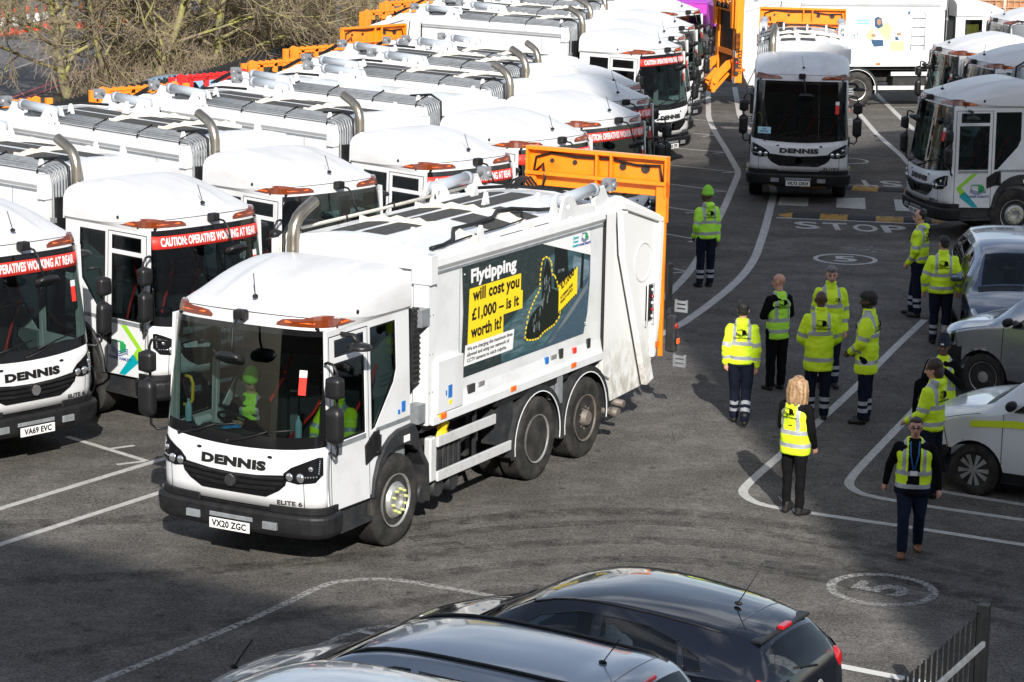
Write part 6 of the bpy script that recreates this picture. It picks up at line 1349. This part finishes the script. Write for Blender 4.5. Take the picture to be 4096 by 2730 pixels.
person('bald dark-skinned man seen from behind in a long yellow hi-vis coat', 4.27, 34.2, 92, 1.80, 'coat', hiv, navy, skin_d, 'none', hair_k, armL=((.08, -.02, -.27), (-.04, -.16, -.42)), armR=((.08, -.02, -.27), (-.04, -.16, -.42)))
person('bearded dark-skinned man in profile in a long yellow hi-vis coat, right of the group', 4.92, 34.1, 158, 1.82, 'coat', hiv, navy, skin_d, 'curly', hair_k, head=(12, 5), beard=True, armL=((.07, -.03, -.27), (-.02, -.20, -.42)), armR=((.07, -.03, -.27), (-.02, -.18, -.44)))
person('blonde woman seen from behind in an open-sided yellow vest and black trousers', 3.44, 29.3, 48, 1.66, 'vest', hiv, blackc, skin_p, 'long', hair_bl, boots=bootm, kneeband=False, head=(25, 0), armR=((.05, -.02, -.27), (.02, -.14, -.50)), armL=((.05, -.02, -.27), (.0, -.16, -.48)), build=1.1, spread=.10, legk=.84, footturn=25, group='workers in the yard')
person('woman in glasses walking to the camera in an open vest with blue lanyard', 4.62, 27.75, 262, 1.58, 'vest', hiv, jeans, skin_p, 'tied', hair_br, boots=bootb, kneeband=False, legL=(.02, .26), legR=(-.14, -.12), armL=((.10, .02, -.26), (.12, -.02, -.52)), armR=((.10, .05, -.26), (.14, .10, -.50)), build=1.2, legk=1.0, vest_open=True, glasses=True, logo=False)
person('man with cropped dark hair in a yellow hoodie nearest the STOP lettering', 6.82, 41.95, 150, 1.80, 'hoodie', hiv, navy, skin_l, 'fringe', hair_k, legL=(.03, .06), legR=(-.10, -.12), head=(12, 8), armL=((.06, .02, -.28), (.0, -.13, -.50)))
person('dark-haired man seen from behind in a yellow hi-vis bomber jacket near the silver blue car', 6.85, 39.7, 88, 1.72, 'jacket', hiv, navy, skin_l, 'short', hair_k, head=(22, 4), armL=((.10, .03, -.27), (.10, -.04, -.52)), armR=((.10, .03, -.27), (.10, -.04, -.52)), build=1.08)
person('woman in a navy bobble hat and yellow vest holding a hand to her mouth', 5.60, 31.9, 258, 1.68, 'vest', hiv, blackc, skin_b, 'bobble', hair_k, kneeband=False, head=(-10, 12), armL=((.10, -.12, -.26), (-.14, -.30, -.02)), armR=((.08, .02, -.27), (.10, -.12, -.42)))
person('dark-haired person in a yellow hi-vis hoodie holding a phone, seen from behind', 5.2, 30.15, 140, 1.74, 'hoodie', hiv, navy, skin_l, 'bob', hair_br, kneeband=False, head=(20, 12), armL=((.08, -.03, -.27), (.0, -.26, -.40)), armR=((.08, -.06, -.26), (.02, -.24, -.36)))
# things people carry or wear
def small(name, mbf, m, loc, rz, label, cat): mb = MB(); mbf(mb); return link(name, mk(name, mb, m), None, loc, (0, 0, rz), None, label, cat)
# black coat held by the bobble-hat woman; a phone
small('coat', lambda b: b.loft([[((.115+.025*math.sin(5*a+z_*4))*k*math.cos(a)+.05*(1-z_), (.055+.02*math.cos(4*a))*k*math.sin(a), z_) for a in [2*math.pi*j/28 for j in range(28)]] for z_, k in ((.38, .5), (.42, .9), (.6, 1.05), (.8, .95), (1.0, .75), (1.10, .6), (1.14, .2))]), blackc, (5.24, 31.2, .0), .3, 'black coat hanging over the arm of the woman in the bobble hat', 'coat')
J = None
# driver and passenger of the moving lorry
import math as _m
def incab(tr, lx, ly): a = tr.rotation_euler.z; return (tr.location.x+lx*math.cos(a)-ly*math.sin(a), tr.location.y+lx*math.sin(a)+ly*math.cos(a))
px_, py_ = incab(MAIN, -.5, 1.18); person('driver in a lime cap and dark jacket leaning over the wheel of the moving lorry', px_, py_, 242+18, 1.74, 'vest', hiv2, navy, skin_l, 'beanie', hair_k, seated=True, z=.20, head=(30, 25), armL=((.05, -.20, -.20), (-.16, -.36, -.16)), armR=((.05, -.20, -.20), (-.12, -.40, -.16)), group='crew in the moving lorry', lean=.16, logo=False, kneeband=False)
px_, py_ = incab(MAIN, .60, 1.18); person('passenger in full yellow hi-vis behind the moving lorry\'s side window', px_, py_, 242, 1.74, 'coat', hiv, navy, skin_l, 'short', hair_k, seated=True, z=.20, head=(0, 5), armL=((.06, -.12, -.22), (-.02, -.30, -.34)), armR=((.06, -.12, -.22), (-.02, -.30, -.34)), group='crew in the moving lorry', logo=False, kneeband=False)
def incab3(lx, ly, lz): p = incab(MAIN, lx, ly); return (p[0], p[1], lz)
small('paper_roll', lambda b: b.lathe([(-.09, .05), (.09, .05), (.09, .02)], (0, 0, 0), 'x', 16), whitev, incab3(-.62, .36, 1.50), 1.0, 'white paper roll on the dashboard of the moving lorry', 'paper roll')
btl = mat('bottle_plastic', (.35, .55, .62), .1); bcap = mat('bottle_cap', (.2, .3, .7), .4)
for p_, lb in ((( -.82, .36, 1.46), 'water bottle lying at the left end of the dashboard of the moving lorry'), ((.60, .40, 1.44), 'upright water bottle at the passenger end of the dashboard of the moving lorry')): small('water_bottle', lambda b: b.lathe([(0, .038), (.15, .04), (.19, .03), (.22, .014), (.25, .014)], (0, 0, 0), 'z', 12), btl, incab3(*p_), 0, lb, 'bottle')
glv = mat('blue_glove_rubber', (.01, .27, .62), .5)
for p_, lb in (((-.28, .34, 1.45), 'crumpled blue rubber gloves in the middle of the moving lorry\'s dashboard'), ((.70, .32, 1.44), 'blue rubber gloves beside the upright bottle on the moving lorry\'s dashboard')):
    def gl_(b):
        b.ball((0, 0, .01), (.08, .05, .018), 0, 10, 6)
        for k in range(4): b.tube([(.06, -.03+.02*k, .01), (.14, -.05+.035*k, .012)], .011, 6)
        for k in range(3): b.tube([(.0, -.03+.02*k, .02), (.10, -.09+.02*k, .02)], .011, 6)
    small('gloves', gl_, glv, incab3(*p_), .4, lb, 'gloves')
# ---------------------------------------------------------------- cars
def patch(t, surf, name, v0, v1, q0, q1, m, off=.006, sides=(1, -1)):
    for s in sides:
        mb = MB()
        def f(v, q): a = surf(v, q); b_ = surf(min(v+.01, v1+.02), q); c_ = surf(v, q+.01); n = (Vector(b_)-Vector(a)).cross(Vector(c_)-Vector(a)); n = n.normalized() if n.length > 0 else Vector((1, 0, 0)); n = n if n.x*1+n.z*.5 > 0 else -n; p = Vector(a)+n*off; return (s*p.x, p.y, p.z)
        mb.grid(f, [lerp(v0, v1, i/6) for i in range(7)], [lerp(q0, q1, i/8) for i in range(9)]); link(name, mk(name, mb, m), t)
black_p = carpaint('black_car_paint', (.004, .005, .010), 0, .12); grey_p = carpaint('grey_car_paint', (.30, .34, .40), .45, .28); silv_p = carpaint('silver_car_paint', (.50, .52, .55), .8, .25); silvb = carpaint('silver_blue_paint', (.12, .15, .21), .7, .25); whitec = carpaint('white_van_paint', (.72, .74, .77), 0, .3); pale_b = carpaint('pale_blue_paint', (.30, .48, .66), .1, .35)
hatch = dict(prof=[(0, .50), (.05, .64), (.2, .74), (.6, .86), (1.1, .97), (1.45, 1.19), (1.80, 1.36), (2.25, 1.445), (2.8, 1.45), (3.4, 1.40), (3.85, 1.31), (4.0, 1.17), (4.16, .96), (4.22, .72), (4.25, .5)],
 belt=[(0, .45), (.25, .66), (1.1, .89), (2, .93), (3.3, .99), (3.9, 1.0), (4.12, .90), (4.25, .48)], half=[(0, .45), (.08, .60), (.3, .76), (.8, .85), (1.6, .875), (3.2, .875), (3.8, .82), (4.1, .70), (4.2, .60), (4.25, .45)], roofh=[(0, .35), (.3, .55), (1.1, .68), (1.8, .57), (2.5, .58), (3.5, .54), (3.85, .50), (4.1, .56), (4.25, .40)])
def hatch_x(t, surf, on):
    for s in (1, -1): mb = MB(); mb.ball((s*.60, 4.10, .86), (.13, .075, .13), 0, 14, 8); link('tail_light', mk('tail_light', mb, redl), t)
    mb = MB(); mb.box(-.50, .50, 3.80, 3.91, 1.262, 1.292); link('spoiler', mk('spoiler', mb, blackp, bevel=.01), t); mb = MB(); mb.box(-.09, .09, 3.86, 3.925, 1.285, 1.322); link('brake_light', mk('brake_light', mb, redl, bevel=.008), t)
    patch(t, surf, 'tail_light', 3.98, 4.14, .75, 1.25, redl, .008)
    mb = MB(); mb.lathe([(0, .0), (.0, .055), (.012, .05), (.012, .0)], (0, 4.24, .83), 'y', 20); link('badge', mk('badge', mb, steel), t); mb = MB(); mb.tube([(-.1, 4.165, .97), (.2, 4.13, 1.03), (.28, 4.12, 1.04)], .012, 5); link('rear_wiper', mk('rear_wiper', mb, blackp), t)
    mb = MB(); mb.ball((0, 3.45, 1.42), (.02, .04, .02), 0, 8, 5); mb.tube([(0, 3.45, 1.43), (0, 3.62, 1.72)], .006, 4); link('aerial', mk('aerial', mb, blackp), t)
    patch(t, surf, 'headlight', .12, .5, .85, 1.3, lens, .005); patch(t, surf, 'scuttle', 1.0, 1.10, 2.0, 3.0, blackp, .006)
    for v_ in (1.25, 2.48, 3.42): seam(t, [on(v_, q, .002) for q in [i/8 for i in range(2, 9)]]); seam(t, [on(v_, q, .002, -1) for q in [i/8 for i in range(2, 9)]])
    seam(t, [(surf(3.62, 2+i/6)[0], 3.62, surf(3.62, 2+i/6)[2]+.001) for i in range(7)]+[(-surf(3.62, 3-i/6)[0], 3.62, surf(3.62, 3-i/6)[2]+.001) for i in range(7)], .004)
    for s in (1, -1): cmirror(t, s, .86, 1.42, 1.0, black_p); mb = MB(); pts = [on(v, 2.0, .004, s) for v in [1.75+i*.2 for i in range(10)]]; mb.tube(pts, .010, 5); link('roof_trim', mk('roof_trim', mb, blackp), t)
    mb = MB(); mb.tube([(-.55, 1.12, .99), (.0, 1.06, 1.0)], .012, 5); mb.tube([(.05, 1.12, 1.0), (.55, 1.08, .99)], .012, 5); link('wiper', mk('wiper', mb, blackp), t)
GH = [('windscreen', [(1.16, 0), (1.16, .655), (1.78, .545), (1.76, 0)], 't'), ('rear_window', [(3.93, 0), (3.93, .48), (4.03, .55), (4.13, .50), (4.14, 0)], 't'), ('door_window', [(1.50, .97), (1.88, 1.22), (2.25, 1.31), (2.40, 1.315), (2.46, .99)], 's'), ('rear_door_window', [(2.54, .99), (2.49, 1.315), (2.95, 1.30), (3.22, 1.235), (3.32, 1.03)], 's'), ('quarter_light', [(3.36, 1.04), (3.28, 1.21), (3.46, 1.14), (3.52, 1.06)], 's')]
car('black five-door hatchback parked at the bottom right, its rear towards the fence', -.93, 22.83, 149.5, black_p, hatch['prof'], hatch['belt'], hatch['half'], hatch['roofh'], GH, (.85, 3.46), 4.25, 'car', extra=hatch_x, gm=glsc)
wag = dict(prof=[(0, .55), (.05, .70), (.2, .82), (.6, .95), (1.0, 1.06), (1.4, 1.32), (1.75, 1.50), (2.2, 1.60), (2.9, 1.62), (3.6, 1.60), (4.1, 1.55), (4.3, 1.30), (4.42, .9), (4.46, .5)], belt=[(0, .5), (.25, .72), (1.0, .95), (2, .99), (3.3, 1.03), (4.1, 1.06), (4.3, 1.0), (4.46, .48)], half=[(0, .45), (.08, .62), (.3, .78), (.8, .86), (1.6, .885), (3.4, .885), (4.1, .84), (4.35, .74), (4.46, .55)], roofh=[(0, .35), (.3, .58), (1.0, .70), (1.75, .60), (2.5, .62), (3.8, .60), (4.15, .57), (4.35, .60), (4.46, .45)])
def wag_x(t, surf, on):
    for s in (1, -1):
        pts = [(s*(surf(v, 2.12)[0]), v, surf(v, 2.12)[2]+.018) for v in [1.85+i*.19 for i in range(12)]]; pts = [(pts[0][0], 1.72, surf(1.72, 2.1)[2]-.0)]+pts+[(pts[-1][0], 4.08, surf(4.08, 2.12)[2])]
        mb = MB(); mb.tube(pts, .018, 6); link('roof_rail', mk('roof_rail', mb, blackp), t); cmirror(t, s, .87, 1.38, 1.08, grey_p)
    mb = MB(); mb.ball((0, 3.75, 1.61), (.02, .04, .02), 0, 8, 5); mb.tube([(0, 3.75, 1.61), (0, 3.90, 1.86)], .006, 4); link('aerial', mk('aerial', mb, blackp), t); mb = MB(); mb.box(-.12, .12, 4.14, 4.18, 1.50, 1.54); link('brake_light', mk('brake_light', mb, redl, bevel=.008), t)
    patch(t, surf, 'headlight', .12, .5, .85, 1.3, lens, .005); patch(t, surf, 'tail_light', 4.2, 4.36, .9, 1.4, redl, .008); patch(t, surf, 'scuttle', .92, 1.05, 2.0, 3.0, blackp, .006)
    for v_ in (1.2, 2.42, 3.4): seam(t, [on(v_, q, .002) for q in [i/8 for i in range(2, 9)]]); seam(t, [on(v_, q, .002, -1) for q in [i/8 for i in range(2, 9)]])
    seam(t, [(surf(4.0, 2+i/6)[0], 4.0, surf(4.0, 2+i/6)[2]+.001) for i in range(7)]+[(-surf(4.0, 3-i/6)[0], 4.0, surf(4.0, 3-i/6)[2]+.001) for i in range(7)], .004)
GW = [('windscreen', [(1.08, 0), (1.08, .67), (1.74, .565), (1.72, 0)], 't'), ('rear_window', [(4.18, 0), (4.18, .52), (4.33, .55), (4.34, 0)], 't'), ('door_window', [(1.42, 1.03), (1.85, 1.36), (2.2, 1.46), (2.36, 1.47), (2.42, 1.06)], 's'), ('rear_door_window', [(2.50, 1.06), (2.45, 1.47), (3.2, 1.46), (3.35, 1.09)], 's'), ('quarter_light', [(3.42, 1.10), (3.32, 1.45), (3.95, 1.42), (4.10, 1.14)], 's')]
wg_ = car('grey estate car with black roof rails between the black hatchback and the silver van', -2.45, 21.25, 150.5, grey_p, wag['prof'], wag['belt'], wag['half'], wag['roofh'], GW, (.88, 3.55), 4.46, 'car', extra=wag_x, gm=glsm); wg_.scale = (1, 1, .88)
def van_x(stripe, pm):
    def g(t, surf, on):
        for s in (1, -1): cmirror(t, s, .93, 1.35, 1.22, blackp)
        patch(t, surf, 'headlight', .10, .42, .80, 1.12, frit, .006); patch(t, surf, 'headlamp_lens', .14, .36, .86, 1.04, lens, .009)
        patch(t, surf, 'scuttle', .94, 1.06, 2.0, 3.0, blackp, .006)
        if stripe: patch(t, surf, 'side_stripe', .80, 4.2, .82, .92, yelst_l, .012)
        seam(t, [on(1.22, q, .002) for q in [i/8 for i in range(1, 9)]]); seam(t, [on(.62-.2*q, q, .002) for q in [i/8 for i in range(3, 9)]])
        seam(t, [on(v, 1.12, .002) for v in [.12+i*.08 for i in range(11)]])
        mb = MB(); mb.ball((.0, 1.75, 1.86), (.02, .04, .02), 0, 8, 5); mb.tube([(0, 1.75, 1.86), (0, 1.92, 2.1)], .007, 4); link('aerial', mk('aerial', mb, blackp), t)
        for k in range(3): mb = MB(); mb.tube([(s_, -.02+abs(s_)*.15, .36+.07*k) for s_ in (-.7, -.4, 0, .4, .7)], .014, 5); link('grille_bar', mk('grille_bar', mb, chassis), t)
    return g
yelst_l = mat('lime_yellow_stripe', (.72, .85, .02), .5)
vprof = dict(prof=[(0, .58), (.04, .78), (.12, .92), (.4, 1.05), (1.0, 1.20), (1.35, 1.48), (1.7, 1.72), (2.1, 1.84), (3, 1.88), (4.3, 1.87), (4.42, 1.6), (4.5, .6)], belt=[(0, .55), (.2, .80), (1.0, 1.05), (2, 1.10), (4.2, 1.12), (4.5, .55)], half=[(0, .50), (.06, .68), (.25, .83), (.7, .90), (1.5, .92), (4.2, .92), (4.45, .86), (4.5, .7)], roofh=[(0, .4), (.2, .62), (1.0, .76), (1.7, .68), (2.5, .74), (4.3, .74), (4.5, .6)])
GV = [('windscreen', [(1.08, 0), (1.08, .72), (1.74, .64), (1.72, 0)], 't'), ('door_window', [(1.35, 1.12), (1.85, 1.52), (2.1, 1.62), (2.3, 1.63), (2.35, 1.16)], 's')]
car('white van with a yellow stripe and black bumper at the right edge', 5.50, 31.62, 149, whitec, vprof['prof'], vprof['belt'], vprof['half'], vprof['roofh'], GV, (.86, 3.6), 4.5, 'van', 'parked_van', extra=van_x(True, whitec), cladz=lambda v: .62-.10*max(0, v-.2) if v < .62 else .34, wr=.325, gm=glsm)
car('silver van with a black bumper behind the white van at the right edge', 6.70, 37.0, 140, silv_p, [(a, b_*1.02+.02) for a, b_ in vprof['prof']], [(a, b_*1.02+.02) for a, b_ in vprof['belt']], vprof['half'], vprof['roofh'], GV, (.92, 3.6), 4.5, 'van', 'parked_van', extra=van_x(False, silv_p), cladz=lambda v: .78-.10*max(0, v-.1) if v < .55 else .36, wr=.345, gm=glsm, rimk='steel')
def mpv_x(t, surf, on):
    for s in (1, -1): cmirror(t, s, .90, 1.42, 1.12, silvb)
    patch(t, surf, 'headlight', .10, .45, .82, 1.25, lens, .006); patch(t, surf, 'scuttle', .92, 1.05, 2.0, 3.0, blackp, .006); seam(t, [on(1.2, q, .002, -1) for q in [i/8 for i in range(1, 9)]]); mb = MB(); mb.tube([(-.6, 1.12, 1.08), (.1, 1.0, 1.06)], .012, 5); link('wiper', mk('wiper', mb, blackp), t)
car('silver blue people carrier facing the camera at the right edge', 7.95, 38.05, 265, silvb, wag['prof'], wag['belt'], [(a, b_*1.03) for a, b_ in wag['half']], wag['roofh'], GW, (.9, 3.55), 4.46, 'car', extra=mpv_x, gm=glsm)
car('bright silver van at the bottom edge, only its front roof in view', -3.45, 18.75, 148, silv_p, vprof['prof'], vprof['belt'], vprof['half'], vprof['roofh'], GV, (.86, 3.6), 4.5, 'van', 'parked_van', extra=van_x(False, silv_p), gm=glsm)
car('pale blue car behind the orange lifts, under the low spreading tree', -9.9, 61.0, 235, pale_b, hatch['prof'], hatch['belt'], hatch['half'], hatch['roofh'], GH[:3], (.85, 3.46), 4.25, 'car', gm=glsd)
